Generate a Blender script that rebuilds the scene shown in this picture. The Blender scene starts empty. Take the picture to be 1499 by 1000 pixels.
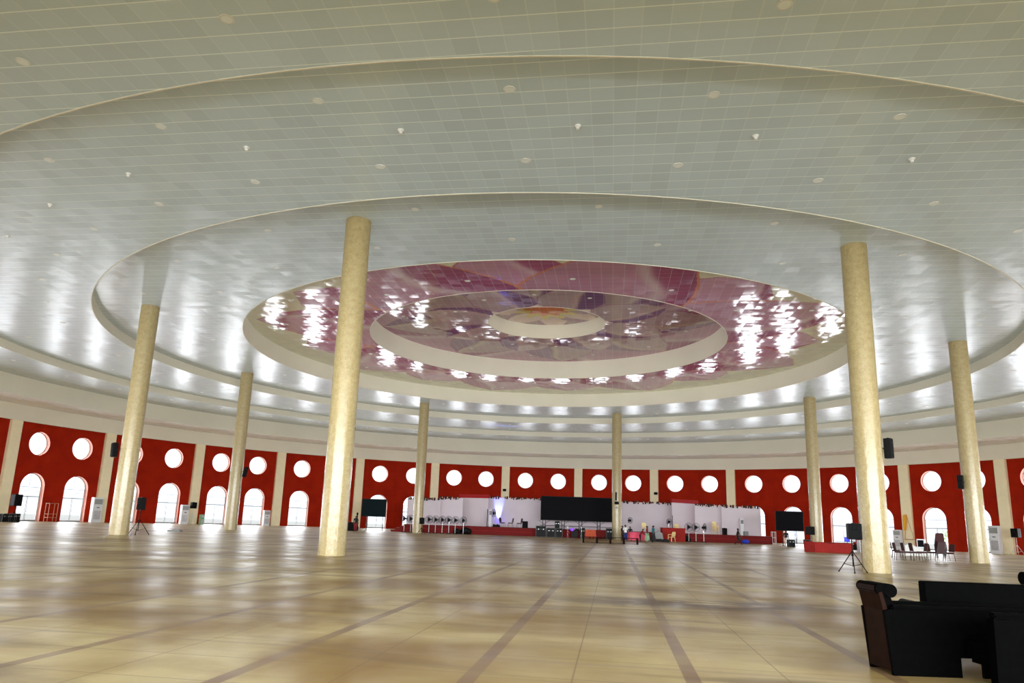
import bpy, bmesh, math, random
import numpy as np
from mathutils import Vector, Matrix
random.seed(4)
PI = math.pi; R = math.radians
C = bpy.context.scene.collection
# ------------------------------------------------------------------ survey of the hall (metres)
CX, CY = 3.34, 58.88                    # centre of the round hall
RW = 54.15                              # wall radius
RR = [49.5, 42.29, 33.04, 23.84, 14.50, 4.88]        # radii of the ceiling steps
ZZ = [11.7, 13.43, 14.05, 14.76, 16.22, 18.00, 19.24]  # ceiling levels, outside to inside
ZW, ZWIN = 9.93, 7.90
GRID = R(8.6)
F, PITCH, ROLL, PX, PY, EYE = 1059.9, .2125, .0341, -9.6, 34.9, 1.6
cp, sp, cr, sr = math.cos(PITCH), math.sin(PITCH), math.cos(ROLL), math.sin(ROLL)
FW = Vector((0, cp, sp)); UP0 = Vector((0, -sp, cp)); RT0 = Vector((1, 0, 0))
RT = RT0*cr + UP0*sr; UP = UP0*cr - RT0*sr
def ray(px, py):
    return FW + RT*((px-749.5-PX)/F) - UP*((py-500-PY)/F)
def P(px, py, Y):                        # sight line -> point at depth Y
    d = ray(px, py); t = Y/d.y
    return Vector((d.x*t, Y, d.z*t+EYE))
def FX(px, py, Y):                       # x on the floor for a foot seen at px (py only steers the roll)
    p = P(px, py, Y); dz = p.z
    return p.x + dz*math.tan(ROLL)*0
def WA(px, py, rad=RW):                  # sight line -> (angle, z) on a cylinder about the hall centre
    d = ray(px, py); A = d.x**2+d.y**2; B = -CX*d.x-CY*d.y; c = CX*CX+CY*CY-rad*rad
    t = (-B+math.sqrt(max(0, B*B-A*c)))/A
    x, y = d.x*t, d.y*t
    return math.atan2(x-CX, y-CY), d.z*t+EYE
def pol(a, r, z=0): return Vector((CX+r*math.sin(a), CY+r*math.cos(a), z))
# ------------------------------------------------------------------ materials
def lin(c):
    return tuple(((v/255)/12.92 if v/255 <= .04045 else (((v/255)+.055)/1.055)**2.4) for v in c)
def nodes(name):
    m = bpy.data.materials.new(name); m.use_nodes = True
    nt = m.node_tree; b = nt.nodes['Principled BSDF']
    return m, nt, b
def mat(name, rgb, rough=.5, metal=0, var=.12, scale=6, spec=.5, emis=None, es=0, coat=0):
    m, nt, b = nodes(name); N = nt.nodes; L = nt.links
    c = lin(rgb)
    tc = N.new('ShaderNodeTexCoord'); n = N.new('ShaderNodeTexNoise'); n.inputs['Scale'].default_value = scale; n.inputs['Detail'].default_value = 4
    L.new(tc.outputs['Object'], n.inputs['Vector'])
    r = N.new('ShaderNodeValToRGB'); r.color_ramp.elements[0].position = .3; r.color_ramp.elements[1].position = .7
    r.color_ramp.elements[0].color = (*[x*(1-var) for x in c], 1); r.color_ramp.elements[1].color = (*[min(1, x*(1+var)) for x in c], 1)
    L.new(n.outputs['Fac'], r.inputs['Fac']); L.new(r.outputs['Color'], b.inputs['Base Color'])
    b.inputs['Roughness'].default_value = rough; b.inputs['Metallic'].default_value = metal
    b.inputs['Specular IOR Level'].default_value = spec
    b.inputs['Coat Weight'].default_value = coat
    if emis: b.inputs['Emission Color'].default_value = (*lin(emis), 1); b.inputs['Emission Strength'].default_value = es
    return m
def math_node(nt, op, a, b=None, c=None):
    n = nt.nodes.new('ShaderNodeMath'); n.operation = op
    for i, v in enumerate((a, b, c)):
        if v is None: continue
        if isinstance(v, (int, float)): n.inputs[i].default_value = v
        else: nt.links.new(v, n.inputs[i])
    return n.outputs[0]
def mixc(nt, f, a, b, mode='MIX'):
    n = nt.nodes.new('ShaderNodeMix'); n.data_type = 'RGBA'; n.blend_type = mode
    if isinstance(f, (int, float)): n.inputs[0].default_value = f
    else: nt.links.new(f, n.inputs[0])
    for i, v in ((6, a), (7, b)):
        if isinstance(v, tuple): n.inputs[i].default_value = (*v[:3], 1)
        else: nt.links.new(v, n.inputs[i])
    return n.outputs[2]
def tile_nodes(nt, size, ang, tilt):
    N = nt.nodes; L = nt.links
    g = N.new('ShaderNodeNewGeometry')
    rot = N.new('ShaderNodeVectorRotate'); rot.rotation_type = 'Z_AXIS'; rot.inputs['Angle'].default_value = ang
    L.new(g.outputs['Position'], rot.inputs['Vector'])
    sc = N.new('ShaderNodeVectorMath'); sc.operation = 'SCALE'; sc.inputs['Scale'].default_value = 1/size; L.new(rot.outputs[0], sc.inputs[0])
    fl = N.new('ShaderNodeVectorMath'); fl.operation = 'FLOOR'; L.new(sc.outputs[0], fl.inputs[0])
    mz = N.new('ShaderNodeVectorMath'); mz.operation = 'MULTIPLY'; mz.inputs[1].default_value = (1, 1, 0); L.new(fl.outputs[0], mz.inputs[0])
    wn = N.new('ShaderNodeTexWhiteNoise'); wn.noise_dimensions = '3D'; L.new(mz.outputs[0], wn.inputs['Vector'])
    sb = N.new('ShaderNodeVectorMath'); sb.operation = 'SUBTRACT'; sb.inputs[1].default_value = (.5, .5, .5); L.new(wn.outputs['Color'], sb.inputs[0])
    ml = N.new('ShaderNodeVectorMath'); ml.operation = 'MULTIPLY'; ml.inputs[1].default_value = (tilt, tilt, 0); L.new(sb.outputs[0], ml.inputs[0])
    # the slight pillow of each pressed panel
    fr = N.new('ShaderNodeVectorMath'); fr.operation = 'FRACTION'; L.new(sc.outputs[0], fr.inputs[0])
    f5 = N.new('ShaderNodeVectorMath'); f5.operation = 'SUBTRACT'; f5.inputs[1].default_value = (.5, .5, .5); L.new(fr.outputs[0], f5.inputs[0])
    f6 = N.new('ShaderNodeVectorMath'); f6.operation = 'MULTIPLY'; f6.inputs[1].default_value = (tilt*.3, tilt*.3, 0); L.new(f5.outputs[0], f6.inputs[0])
    r2 = N.new('ShaderNodeVectorRotate'); r2.rotation_type = 'Z_AXIS'; r2.inputs['Angle'].default_value = -ang; L.new(f6.outputs[0], r2.inputs['Vector'])
    a1 = N.new('ShaderNodeVectorMath'); L.new(ml.outputs[0], a1.inputs[0]); L.new(r2.outputs[0], a1.inputs[1])
    ad = N.new('ShaderNodeVectorMath'); L.new(a1.outputs[0], ad.inputs[0]); L.new(g.outputs['Normal'], ad.inputs[1])
    nm = N.new('ShaderNodeVectorMath'); nm.operation = 'NORMALIZE'; L.new(ad.outputs[0], nm.inputs[0])
    sx = N.new('ShaderNodeSeparateXYZ'); L.new(fr.outputs[0], sx.inputs[0])
    return sx, wn, nm.outputs[0], g, sc
def ceiling_mat(name, base, rough, tilt, art=False):
    m, nt, b = nodes(name); L = nt.links
    sx, wn, nrm, g, sc = tile_nodes(nt, .68, GRID, tilt)
    if art:
        at = nt.nodes.new('ShaderNodeAttribute'); at.attribute_name = 'Col'; col = at.outputs['Color']
    else:
        no = nt.nodes.new('ShaderNodeTexNoise'); no.inputs['Scale'].default_value = .12; L.new(g.outputs['Position'], no.inputs['Vector'])
        col = mixc(nt, no.outputs['Fac'], lin(base), lin([v*.93 for v in base]))
    dark = mixc(nt, math_node(nt, 'MULTIPLY', wn.outputs['Value'], .09), col, (0.02, .02, .02))
    # rows: long seams painted bright as if catching light, faint ones across
    ly = math_node(nt, 'LESS_THAN', sx.outputs['Y'], .055)
    lx = math_node(nt, 'LESS_THAN', sx.outputs['X'], .05)
    c1 = mixc(nt, math_node(nt, 'MULTIPLY', lx, .3), dark, (.85, .95, .95))
    c2 = mixc(nt, math_node(nt, 'MULTIPLY', ly, 1.0 if not art else .2), c1, (.9, 1, 1))
    L.new(c2, b.inputs['Base Color']); L.new(nrm, b.inputs['Normal'])
    b.inputs['Roughness'].default_value = rough; b.inputs['Specular IOR Level'].default_value = .6 if not art else .35
    return m
def floor_mat():
    m, nt, b = nodes('terrazzo'); L = nt.links; N = nt.nodes
    g = N.new('ShaderNodeNewGeometry')
    rot = N.new('ShaderNodeVectorRotate'); rot.rotation_type = 'Z_AXIS'; rot.inputs['Angle'].default_value = R(8.7)
    L.new(g.outputs['Position'], rot.inputs['Vector'])
    s = N.new('ShaderNodeSeparateXYZ'); L.new(rot.outputs[0], s.inputs[0])
    X, Y = s.outputs['X'], s.outputs['Y']
    def noise(scale, det=4, dist=0, vec=None, st=None):
        n = N.new('ShaderNodeTexNoise'); n.inputs['Scale'].default_value = scale; n.inputs['Detail'].default_value = det; n.inputs['Distortion'].default_value = dist
        if st:
            mp = N.new('ShaderNodeMapping'); mp.inputs['Scale'].default_value = st; L.new(rot.outputs[0], mp.inputs['Vector']); L.new(mp.outputs[0], n.inputs['Vector'])
        else: L.new(g.outputs['Position'], n.inputs['Vector'])
        return n.outputs['Fac']
    def ramp(v, a, b_, lo=0, hi=1):
        mr = N.new('ShaderNodeMapRange'); mr.inputs[1].default_value = a; mr.inputs[2].default_value = b_; mr.inputs[3].default_value = lo; mr.inputs[4].default_value = hi; L.new(v, mr.inputs[0]); return mr.outputs[0]
    big = ramp(noise(.22, 6, .6), .42, .58)
    c = mixc(nt, big, lin((190, 172, 122)), lin((134, 104, 46)))
    med = ramp(noise(1.1, 7, .8, st=(.6, 1.4, 1)), .42, .75)
    c = mixc(nt, math_node(nt, 'MULTIPLY', med, .5), c, lin((140, 108, 50)))
    sp_ = ramp(noise(40, 2), .55, .75)
    c = mixc(nt, math_node(nt, 'MULTIPLY', sp_, .3), c, lin((150, 120, 76)))
    # each poured panel a shade of its own
    sc = N.new('ShaderNodeVectorMath'); sc.operation = 'SCALE'; sc.inputs['Scale'].default_value = 1/1.165; L.new(rot.outputs[0], sc.inputs[0])
    fl = N.new('ShaderNodeVectorMath'); fl.operation = 'FLOOR'; L.new(sc.outputs[0], fl.inputs[0])
    wn = N.new('ShaderNodeTexWhiteNoise'); L.new(fl.outputs[0], wn.inputs['Vector'])
    c = mixc(nt, math_node(nt, 'MULTIPLY', wn.outputs['Value'], .2), c, lin((150, 128, 84)))
    # strips every 2.33 m running towards the stage
    sft = math_node(nt, 'ADD', X, 1.48+.085)
    md = math_node(nt, 'FLOORED_MODULO', sft, 2.33)
    band = math_node(nt, 'LESS_THAN', md, .17)
    j1 = math_node(nt, 'LESS_THAN', math_node(nt, 'FLOORED_MODULO', math_node(nt, 'ADD', sft, 1.2), 2.33), .018)
    j2 = math_node(nt, 'LESS_THAN', math_node(nt, 'FLOORED_MODULO', Y, 1.165), .02)
    band2 = math_node(nt, 'LESS_THAN', math_node(nt, 'FLOORED_MODULO', math_node(nt, 'ADD', Y, .3), 4.66), .11)
    wear = ramp(noise(.5, 3), .3, .6, .45, .95)
    c = mixc(nt, math_node(nt, 'MULTIPLY', band, wear), c, lin((124, 98, 74)))
    c = mixc(nt, math_node(nt, 'MULTIPLY', band2, .4), c, lin((140, 118, 96)))
    c = mixc(nt, math_node(nt, 'MULTIPLY', math_node(nt, 'MAXIMUM', j1, j2), .6), c, lin((104, 80, 52)))
    # muddy smears
    d = N.new('ShaderNodeVectorMath'); d.operation = 'SUBTRACT'; d.inputs[1].default_value = (4.7, 16.3, 0); L.new(g.outputs['Position'], d.inputs[0])
    d2 = N.new('ShaderNodeVectorMath'); d2.operation = 'MULTIPLY'; d2.inputs[1].default_value = (.25, .85, 0); L.new(d.outputs[0], d2.inputs[0])
    ln = N.new('ShaderNodeVectorMath'); ln.operation = 'LENGTH'; L.new(d2.outputs[0], ln.inputs[0])
    sm = math_node(nt, 'MULTIPLY', ramp(ln.outputs['Value'], .45, 1.15, 1, 0), ramp(noise(1.3, 6, 1.2, st=(.5, 1.6, 1)), .36, .5))
    c = mixc(nt, math_node(nt, 'MULTIPLY', sm, .95), c, lin((70, 48, 16)))
    st2 = ramp(noise(.3, 6, 1.5, st=(.35, 1.6, 1)), .54, .68)
    c = mixc(nt, math_node(nt, 'MULTIPLY', st2, .7), c, lin((96, 72, 34)))
    L.new(c, b.inputs['Base Color'])
    L.new(ramp(noise(.6, 5), .3, .7, .30, .46), b.inputs['Roughness'])
    b.inputs['Specular IOR Level'].default_value = .26
    bp = N.new('ShaderNodeBump'); bp.inputs['Strength'].default_value = .04; bp.inputs['Distance'].default_value = .02; L.new(noise(2.2, 3), bp.inputs['Height']); L.new(bp.outputs[0], b.inputs['Normal'])
    return m
def wall_mat():
    m, nt, b = nodes('red_paint'); L = nt.links; N = nt.nodes
    g = N.new('ShaderNodeNewGeometry'); s = N.new('ShaderNodeSeparateXYZ'); L.new(g.outputs['Position'], s.inputs[0])
    n = N.new('ShaderNodeTexNoise'); n.inputs['Scale'].default_value = .8; n.inputs['Detail'].default_value = 6; L.new(g.outputs['Position'], n.inputs['Vector'])
    c = mixc(nt, n.outputs['Fac'], lin((172, 38, 7)), lin((132, 19, 4)))
    # a few faint courses
    l = math_node(nt, 'LESS_THAN', math_node(nt, 'FLOORED_MODULO', s.outputs['Z'], 1.2), .03)
    c = mixc(nt, math_node(nt, 'MULTIPLY', l, .35), c, lin((110, 8, 2)))
    L.new(c, b.inputs['Base Color']); b.inputs['Roughness'].default_value = .8; b.inputs['Specular IOR Level'].default_value = .1
    return m
def column_mat():
    m, nt, b = nodes('column_marble'); L = nt.links; N = nt.nodes
    tc = N.new('ShaderNodeTexCoord'); g = tc.outputs['Object']
    n = N.new('ShaderNodeTexNoise'); n.inputs['Scale'].default_value = 5; n.inputs['Detail'].default_value = 9; n.inputs['Roughness'].default_value = .65; L.new(g, n.inputs['Vector'])
    v = N.new('ShaderNodeTexVoronoi'); v.inputs['Scale'].default_value = 22; L.new(g, v.inputs['Vector'])
    r = N.new('ShaderNodeValToRGB'); e = r.color_ramp.elements
    e[0].position = .34; e[0].color = (*lin((142, 118, 66)), 1); e[1].position = .62; e[1].color = (*lin((160, 140, 90)), 1)
    L.new(n.outputs['Fac'], r.inputs['Fac'])
    c = mixc(nt, math_node(nt, 'MULTIPLY', v.outputs['Distance'], .35), r.outputs['Color'], lin((200, 192, 158)))
    s = N.new('ShaderNodeSeparateXYZ'); L.new(g, s.inputs[0])
    jl = math_node(nt, 'LESS_THAN', math_node(nt, 'FLOORED_MODULO', s.outputs['Z'], 1.2), .014)
    c = mixc(nt, math_node(nt, 'MULTIPLY', jl, .35), c, lin((170, 140, 90)))
    L.new(c, b.inputs['Base Color'])
    # wrapped, slightly rippled lower half shines more than the top
    mr = N.new('ShaderNodeMapRange'); mr.inputs[1].default_value = 4; mr.inputs[2].default_value = 8; mr.inputs[3].default_value = .2; mr.inputs[4].default_value = .42; L.new(s.outputs['Z'], mr.inputs[0]); L.new(mr.outputs[0], b.inputs['Roughness'])
    mp = N.new('ShaderNodeMapping'); mp.inputs['Scale'].default_value = (1, 1, .35); L.new(g, mp.inputs[0])
    n2 = N.new('ShaderNodeTexNoise'); n2.inputs['Scale'].default_value = 9; n2.inputs['Detail'].default_value = 3; L.new(mp.outputs[0], n2.inputs['Vector'])
    bp = N.new('ShaderNodeBump'); bp.inputs['Strength'].default_value = .35; bp.inputs['Distance'].default_value = .03; L.new(n2.outputs['Fac'], bp.inputs['Height']); L.new(bp.outputs[0], b.inputs['Normal'])
    return m
def glass_mat():
    m = bpy.data.materials.new('glass'); m.use_nodes = True; nt = m.node_tree; nt.nodes.clear()
    o = nt.nodes.new('ShaderNodeOutputMaterial'); t = nt.nodes.new('ShaderNodeBsdfTransparent'); g = nt.nodes.new('ShaderNodeBsdfGlossy'); g.inputs['Roughness'].default_value = .05
    t.inputs[0].default_value = (.95, .97, 1, 1)
    f = nt.nodes.new('ShaderNodeFresnel'); f.inputs[0].default_value = 1.3
    mx = nt.nodes.new('ShaderNodeMixShader'); nt.links.new(f.outputs[0], mx.inputs[0]); nt.links.new(t.outputs[0], mx.inputs[1]); nt.links.new(g.outputs[0], mx.inputs[2]); nt.links.new(mx.outputs[0], o.inputs[0])
    return m
M = dict(
    floor=floor_mat(), wall=wall_mat(), column=column_mat(), glass=glass_mat(),
    ceil=ceiling_mat('ceiling_panels', (216, 234, 241), .27, .045), ceil_bright=ceiling_mat('edge_panels_whitened', (252, 250, 248), .24, .05), art=ceiling_mat('lotus_panels', (0, 0, 0), .11, .055, art=True),
    fascia=mat('fascia_cream', (226, 220, 200), .6, var=.03, scale=.3), pil=mat('pilaster_cream', (242, 228, 190), .55, var=.05, scale=1.2),
    reveal=mat('reveal_pale', (200, 140, 124), .8, var=.04), fwhite=mat('frame_white', (226, 226, 220), .4, var=.04), grey=mat('frame_grey', (120, 122, 120), .4, var=.05),
    black=mat('black_plastic', (10, 10, 11), .5, var=.2, spec=.15), grille=mat('speaker_grille', (12, 12, 13), .7, var=.3, scale=40, spec=.1), blackm=mat('black_metal', (20, 20, 22), .35, metal=.3),
    screen=mat('screen_dark', (3, 3, 7), .6, var=.15, scale=1, spec=.08), screeng=mat('screen_green_black', (3, 20, 22), .6, var=.15, scale=1, spec=.08),
    white=mat('white_paint', (222, 222, 224), .5, var=.03), flat=mat('stage_flat', (214, 202, 208), .7, var=.03, scale=.7), stage=mat('red_carpet', (108, 10, 8), .9, var=.15, scale=3),
    redcloth=mat('red_cloth', (146, 20, 8), .85, var=.15, scale=3), redband=mat('red_band', (156, 8, 10), .8), pink=mat('pink_cloth', (226, 84, 110), .8, var=.12, scale=3), orange=mat('orange_cloth', (196, 84, 54), .8, var=.15),
    leather=mat('black_leather', (2, 2, 2), .6, var=.3, scale=12, spec=.012), brown=mat('dark_wood', (24, 9, 4), .5, var=.3, scale=8, spec=.03), chair=mat('maroon_fabric', (58, 16, 18), .8, var=.2), cfr=mat('chair_metal', (34, 28, 28), .35, metal=.6),
    cream=mat('cream_plastic', (240, 214, 150), .5, var=.06), silver=mat('silver', (190, 190, 192), .3, metal=.8), steel=mat('white_steel', (214, 212, 208), .4, metal=.2),
    chrome=mat('chrome', (200, 200, 205), .15, metal=1), yellow=mat('yellow_cloth', (240, 176, 50), .7), skin=mat('skin', (92, 56, 40), .55, var=.08), hair=mat('hair', (12, 9, 8), .7),
    cwhite=mat('cloth_white', (226, 224, 220), .8), cdark=mat('cloth_dark', (22, 20, 24), .85), cblue=mat('cloth_blue', (34, 50, 110), .85), cred=mat('cloth_red', (128, 22, 26), .85), cteal=mat('cloth_teal', (20, 112, 120), .85), cgreen=mat('cloth_green', (150, 190, 150), .85),
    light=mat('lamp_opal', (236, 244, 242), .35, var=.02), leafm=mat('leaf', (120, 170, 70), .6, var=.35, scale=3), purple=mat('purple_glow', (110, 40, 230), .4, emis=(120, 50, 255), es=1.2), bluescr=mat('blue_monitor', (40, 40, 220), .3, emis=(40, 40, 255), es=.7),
    bladem=mat('blade_grey', (120, 120, 130), .5),
    amb=mat('garland', (52, 16, 18), .8, var=.8, scale=3), garlandw=mat('garland_gold', (226, 170, 120), .8, var=.4, scale=3), outside=mat('paving_outside', (200, 196, 186), .8, scale=.5), sackm=mat('blue_cloth', (30, 60, 190), .8), beige=mat('wood_pale', (176, 120, 86), .6))
# ------------------------------------------------------------------ mesh helpers
class MB:
    def __init__(s): s.bm = bmesh.new()
    def box(s, c, d, rot=None, bev=0, taper=None):
        old = set(s.bm.verts)
        r = bmesh.ops.create_cube(s.bm, size=1); vs = r['verts']
        for v in vs:
            v.co = Vector((v.co.x*d[0], v.co.y*d[1], v.co.z*d[2]))
            if taper and v.co.z > 0: v.co.x *= taper; v.co.y *= taper
        if bev > 0:
            es = list({e for v in vs for e in v.link_edges})
            rb = bmesh.ops.bevel(s.bm, geom=vs+es, offset=bev, segments=2, affect='EDGES')
            vs = [v for v in s.bm.verts if v not in old]
        m = Matrix.Translation(c)
        if rot is not None: m = m @ (rot if isinstance(rot, Matrix) else Matrix.Rotation(rot, 4, 'Z'))
        for v in vs: v.co = m @ v.co
        return s
    def bar(s, a, b, r, r2=None, n=8, cap=True):
        a, b = Vector(a), Vector(b); d = b-a
        q = d.to_track_quat('Z', 'Y').to_matrix().to_4x4()
        res = bmesh.ops.create_cone(s.bm, cap_ends=cap, segments=n, radius1=r, radius2=r if r2 is None else r2, depth=d.length)
        m = Matrix.Translation((a+b)/2) @ q
        for v in res['verts']: v.co = m @ v.co
        return s
    def tube(s, pts, r, n=6):
        for i in range(len(pts)-1): s.bar(pts[i], pts[i+1], r, n=n)
        return s
    def lathe(s, prof, n=24, c=(0, 0, 0), mtx=None, close=True, a0=0, a1=2*PI):
        full = abs(a1-a0-2*PI) < 1e-6
        k = n if full else n+1
        rings = []
        for i in range(k):
            a = a0+(a1-a0)*i/n
            rings.append([s.bm.verts.new(((mtx or Matrix()) @ Vector((r*math.sin(a), r*math.cos(a), z)))+Vector(c)) for r, z in prof])
        for i in range(n if full else n):
            p, q = rings[i], rings[(i+1) % k]
            for j in range(len(prof)-1):
                vs = [p[j], p[j+1], q[j+1], q[j]]
                try: s.bm.faces.new(vs)
                except ValueError: pass
        return s
    def torus(s, c, R_, r, mtx=None, n=24, m=6):
        prof = [(R_+r*math.cos(2*PI*j/m), r*math.sin(2*PI*j/m)) for j in range(m+1)]
        return s.lathe(prof, n, c, mtx)
    def sphere(s, c, rad, sc=(1, 1, 1), n=12, rot=None):
        r = bmesh.ops.create_uvsphere(s.bm, u_segments=n, v_segments=max(6, n*2//3), radius=rad)
        for v in r['verts']:
            w = Vector((v.co.x*sc[0], v.co.y*sc[1], v.co.z*sc[2]))
            if rot: w = rot @ w
            v.co = w+Vector(c)
        return s
    def prism(s, pts, depth, mtx=None):      # pts: 2-D outline in X,Z ; extruded along +Y
        m = mtx or Matrix()
        a = [s.bm.verts.new(m @ Vector((x, 0, z))) for x, z in pts]; b = [s.bm.verts.new(m @ Vector((x, depth, z))) for x, z in pts]
        s.bm.faces.new(a); s.bm.faces.new(b[::-1])
        for i in range(len(pts)):
            j = (i+1) % len(pts); s.bm.faces.new([a[j], a[i], b[i], b[j]])
        return s
    def build(s, name, m, parent=None, loc=None, smooth=False, normals=True):
        me = bpy.data.meshes.new(name)
        if normals: bmesh.ops.remove_doubles(s.bm, verts=s.bm.verts, dist=1e-5); bmesh.ops.recalc_face_normals(s.bm, faces=s.bm.faces)
        s.bm.to_mesh(me); s.bm.free()
        me.materials.append(m)
        if smooth:
            for p in me.polygons: p.use_smooth = True
            try: me.set_sharp_from_angle(angle=R(40))
            except Exception: pass
        o = bpy.data.objects.new(name, me); C.objects.link(o)
        if parent is not None: o.parent = parent
        if loc is not None: o.location = loc
        return o
def tag(o, label, cat, group=None, kind=None):
    o['label'] = label; o['category'] = cat
    if group: o['group'] = group
    if kind: o['kind'] = kind
    return o
def thing(name, label, cat, loc=(0, 0, 0), rz=0, group=None, kind=None):
    o = bpy.data.objects.new(name, None); C.objects.link(o); o.empty_display_size = .2
    o.location = loc; o.rotation_euler = (0, 0, rz)
    return tag(o, label, cat, group, kind)
def dup(root, loc=None, rz=None, label=None, group=None, scale=None):
    r = root.copy(); C.objects.link(r)
    if loc is not None: r.location = loc
    if rz is not None: r.rotation_euler = (0, 0, rz)
    if label: r['label'] = label
    if group: r['group'] = group
    if scale: r.scale = (scale,)*3
    for ch in list(root.children):
        c = ch.copy(); C.objects.link(c); c.parent = r
        for g in list(ch.children):
            d = g.copy(); C.objects.link(d); d.parent = c
    return r
def struct(o, label, cat, group=None): return tag(o, label, cat, group, 'structure')
# ------------------------------------------------------------------ floor, outside
b = MB(); b.lathe([(0.001, 0), (20, 0), (RW+.8, 0)], 128, (CX, CY, 0)); fl = b.build('floor', M['floor']); struct(fl, 'pale beige terrazzo floor with brownish strips and mud stains', 'floor')
b = MB(); b.lathe([(RW+.8, -.04), (130, -.04)], 96, (CX, CY, 0)); g = b.build('ground_outside', M['outside']); struct(g, 'pale paved ground outside the round hall', 'ground')
b = MB(); b.box((CX, -3, -.045), (60, 24, .06)); g = b.build('floor_entrance', M['floor']); struct(g, 'terrazzo floor of the entrance in front of the hall', 'floor')
# ------------------------------------------------------------------ ceilings and steps
def interp(u, pts):
    us = [p_[0] for p_ in pts][::-1]; ws = [p_[1] for p_ in pts][::-1]
    return np.interp(u, us, ws, left=ws[0], right=0)
def lotus(x, y):
    r = np.hypot(x, y); a = np.arctan2(x, y)
    col = np.ones((len(x), 3))*np.array(lin((182, 178, 150)))
    def petals(t0, tip, w, dark, mid, pale, edge, n=8, side=-1):
        for k in range(n):
            t = R(t0+360/n*k); u = r*np.cos(a-t); v = r*np.sin(a-t)
            ww = interp(u, w); ins = (np.abs(v) < ww) & (u < tip) & (u > .3)
            s = np.where(ww > 0, v/np.maximum(ww, 1e-3), 0)*(-side)
            kk = np.clip((s+.45+.25*np.sin(u*.5+k*1.7))/.12, 0, 1)[:, None]
            c = np.array(lin(dark))*(1-kk)+np.array(lin(mid))*kk
            st = np.exp(-((s+.32+.25*np.sin(u*.5+k*1.7))/.12)**2)[:, None]*.55
            c = c*(1-st)+np.array(lin(pale))*st
            gr = np.clip((u-tip*.45)/(tip*.55), 0, 1)[:, None]; c = c*(.86+.22*gr)
            ed = (np.abs(s) > .955)[:, None]
            c = np.where(ed, np.array(lin(edge)), c)
            col[ins] = c[ins]
    petals(10.5, 21.6, [(21.6, 0), (20, 2.7), (18, 4.0), (15, 4.9), (10, 4)], (136, 48, 100), (158, 108, 136), (176, 148, 166), (150, 70, 90))
    petals(-12, 23.2, [(23.2, 0), (21.6, 2.3), (20, 3.7), (18, 4.8), (16, 5.6), (14, 6.0), (10, 5), (4, 2.5)], (128, 38, 90), (152, 100, 126), (176, 160, 160), (170, 96, 70))
    petals(10.5, 14.4, [(14.4, 0), (12.6, 2.0), (10.5, 3.2), (8, 3.7), (5, 2.6)], (104, 52, 98), (140, 112, 116), (166, 150, 120), (120, 60, 90))
    petals(-12, 10.6, [(10.6, 0), (9.2, 1.8), (7, 2.7), (4, 2)], (98, 54, 102), (146, 122, 124), (170, 140, 130), (120, 70, 100))
    petals(10.5, 5.6, [(5.6, 0), (4.6, 1.1), (3, 1.6), (1, .9)], (138, 100, 122), (186, 158, 150), (190, 170, 150), (150, 110, 120))
    rr = 2.5+.5*np.cos(11*a); yl = r < rr
    col[yl] = np.array(lin((226, 158, 10)))
    yl = r < 1.7+.3*np.cos(9*a+1); col[yl] = np.array(lin((214, 92, 12)))
    return col
def ring_art(name, r0, r1, z, nr, na, label):
    rs = np.linspace(r0, r1, nr+1); an = np.linspace(0, 2*PI, na, endpoint=False)
    Rg, Ag = np.meshgrid(rs, an, indexing='ij')
    x = (Rg*np.sin(Ag)).ravel(); y = (Rg*np.cos(Ag)).ravel()
    vs = np.stack([x+CX, y+CY, np.full_like(x, z)], -1)
    i, j = np.meshgrid(np.arange(nr), np.arange(na), indexing='ij'); j2 = (j+1) % na
    fc = np.stack([i*na+j, i*na+j2, (i+1)*na+j2, (i+1)*na+j], -1).reshape(-1, 4)
    me = bpy.data.meshes.new(name)
    me.vertices.add(len(vs)); me.vertices.foreach_set('co', vs.ravel())
    me.loops.add(fc.size); me.loops.foreach_set('vertex_index', fc.ravel())
    me.polygons.add(len(fc)); me.polygons.foreach_set('loop_start', np.arange(0, fc.size, 4))
    me.update(calc_edges=True); me.validate()
    at = me.color_attributes.new('Col', 'FLOAT_COLOR', 'POINT')
    cc = lotus(x, y); lum = cc.mean(1, keepdims=True); cc = np.clip((cc*.82+lum*.18)*1.95+.035, 0, .9); at.data.foreach_set('color', np.concatenate([cc, np.ones((len(cc), 1))], 1).ravel())
    if me.polygons[0].normal.z > 0: me.flip_normals()
    me.materials.append(M['art'])
    o = bpy.data.objects.new(name, me); C.objects.link(o); struct(o, label, 'ceiling'); return o
lv = ['lowest ceiling ring of pale glossy panels beside the wall', 'second ceiling ring of pale panels counted from the wall', 'third ceiling ring of pale panels with recessed lamps', 'pale panelled ceiling ring carried by the columns']
for i in range(4):
    b = MB(); ro = RW+.7 if i == 0 else RR[i-1]
    b.lathe([(ro, ZZ[i]-(.2 if i == 0 else 0)), (RR[i], ZZ[i])], 192, (CX, CY, 0)); o = b.build('ceiling', M['ceil' if i else 'ceil_bright'], normals=False)  # lowest ring whitened, bright window reflections put into its colour
    o.data.update()
    if o.data.polygons[0].normal.z > 0: o.data.flip_normals()
    struct(o, lv[i], 'ceiling')
ring_art('ceiling', RR[4], RR[3], ZZ[4], 112, 1500, 'ceiling ring painted with large magenta lotus petals')
ring_art('ceiling', RR[5], RR[4], ZZ[5], 110, 900, 'inner ceiling ring painted with darker mauve petals')
ring_art('ceiling', .02, RR[5], ZZ[6], 60, 360, 'topmost round ceiling with the yellow lotus heart')
fl_ = ['outermost cream step of the ceiling beside the wall', 'second cream ceiling step from the wall', 'third cream ceiling step just outside the columns', 'cream ceiling step around the magenta lotus ring', 'cream step around the inner mauve petals', 'smallest cream step around the yellow lotus heart']
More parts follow.
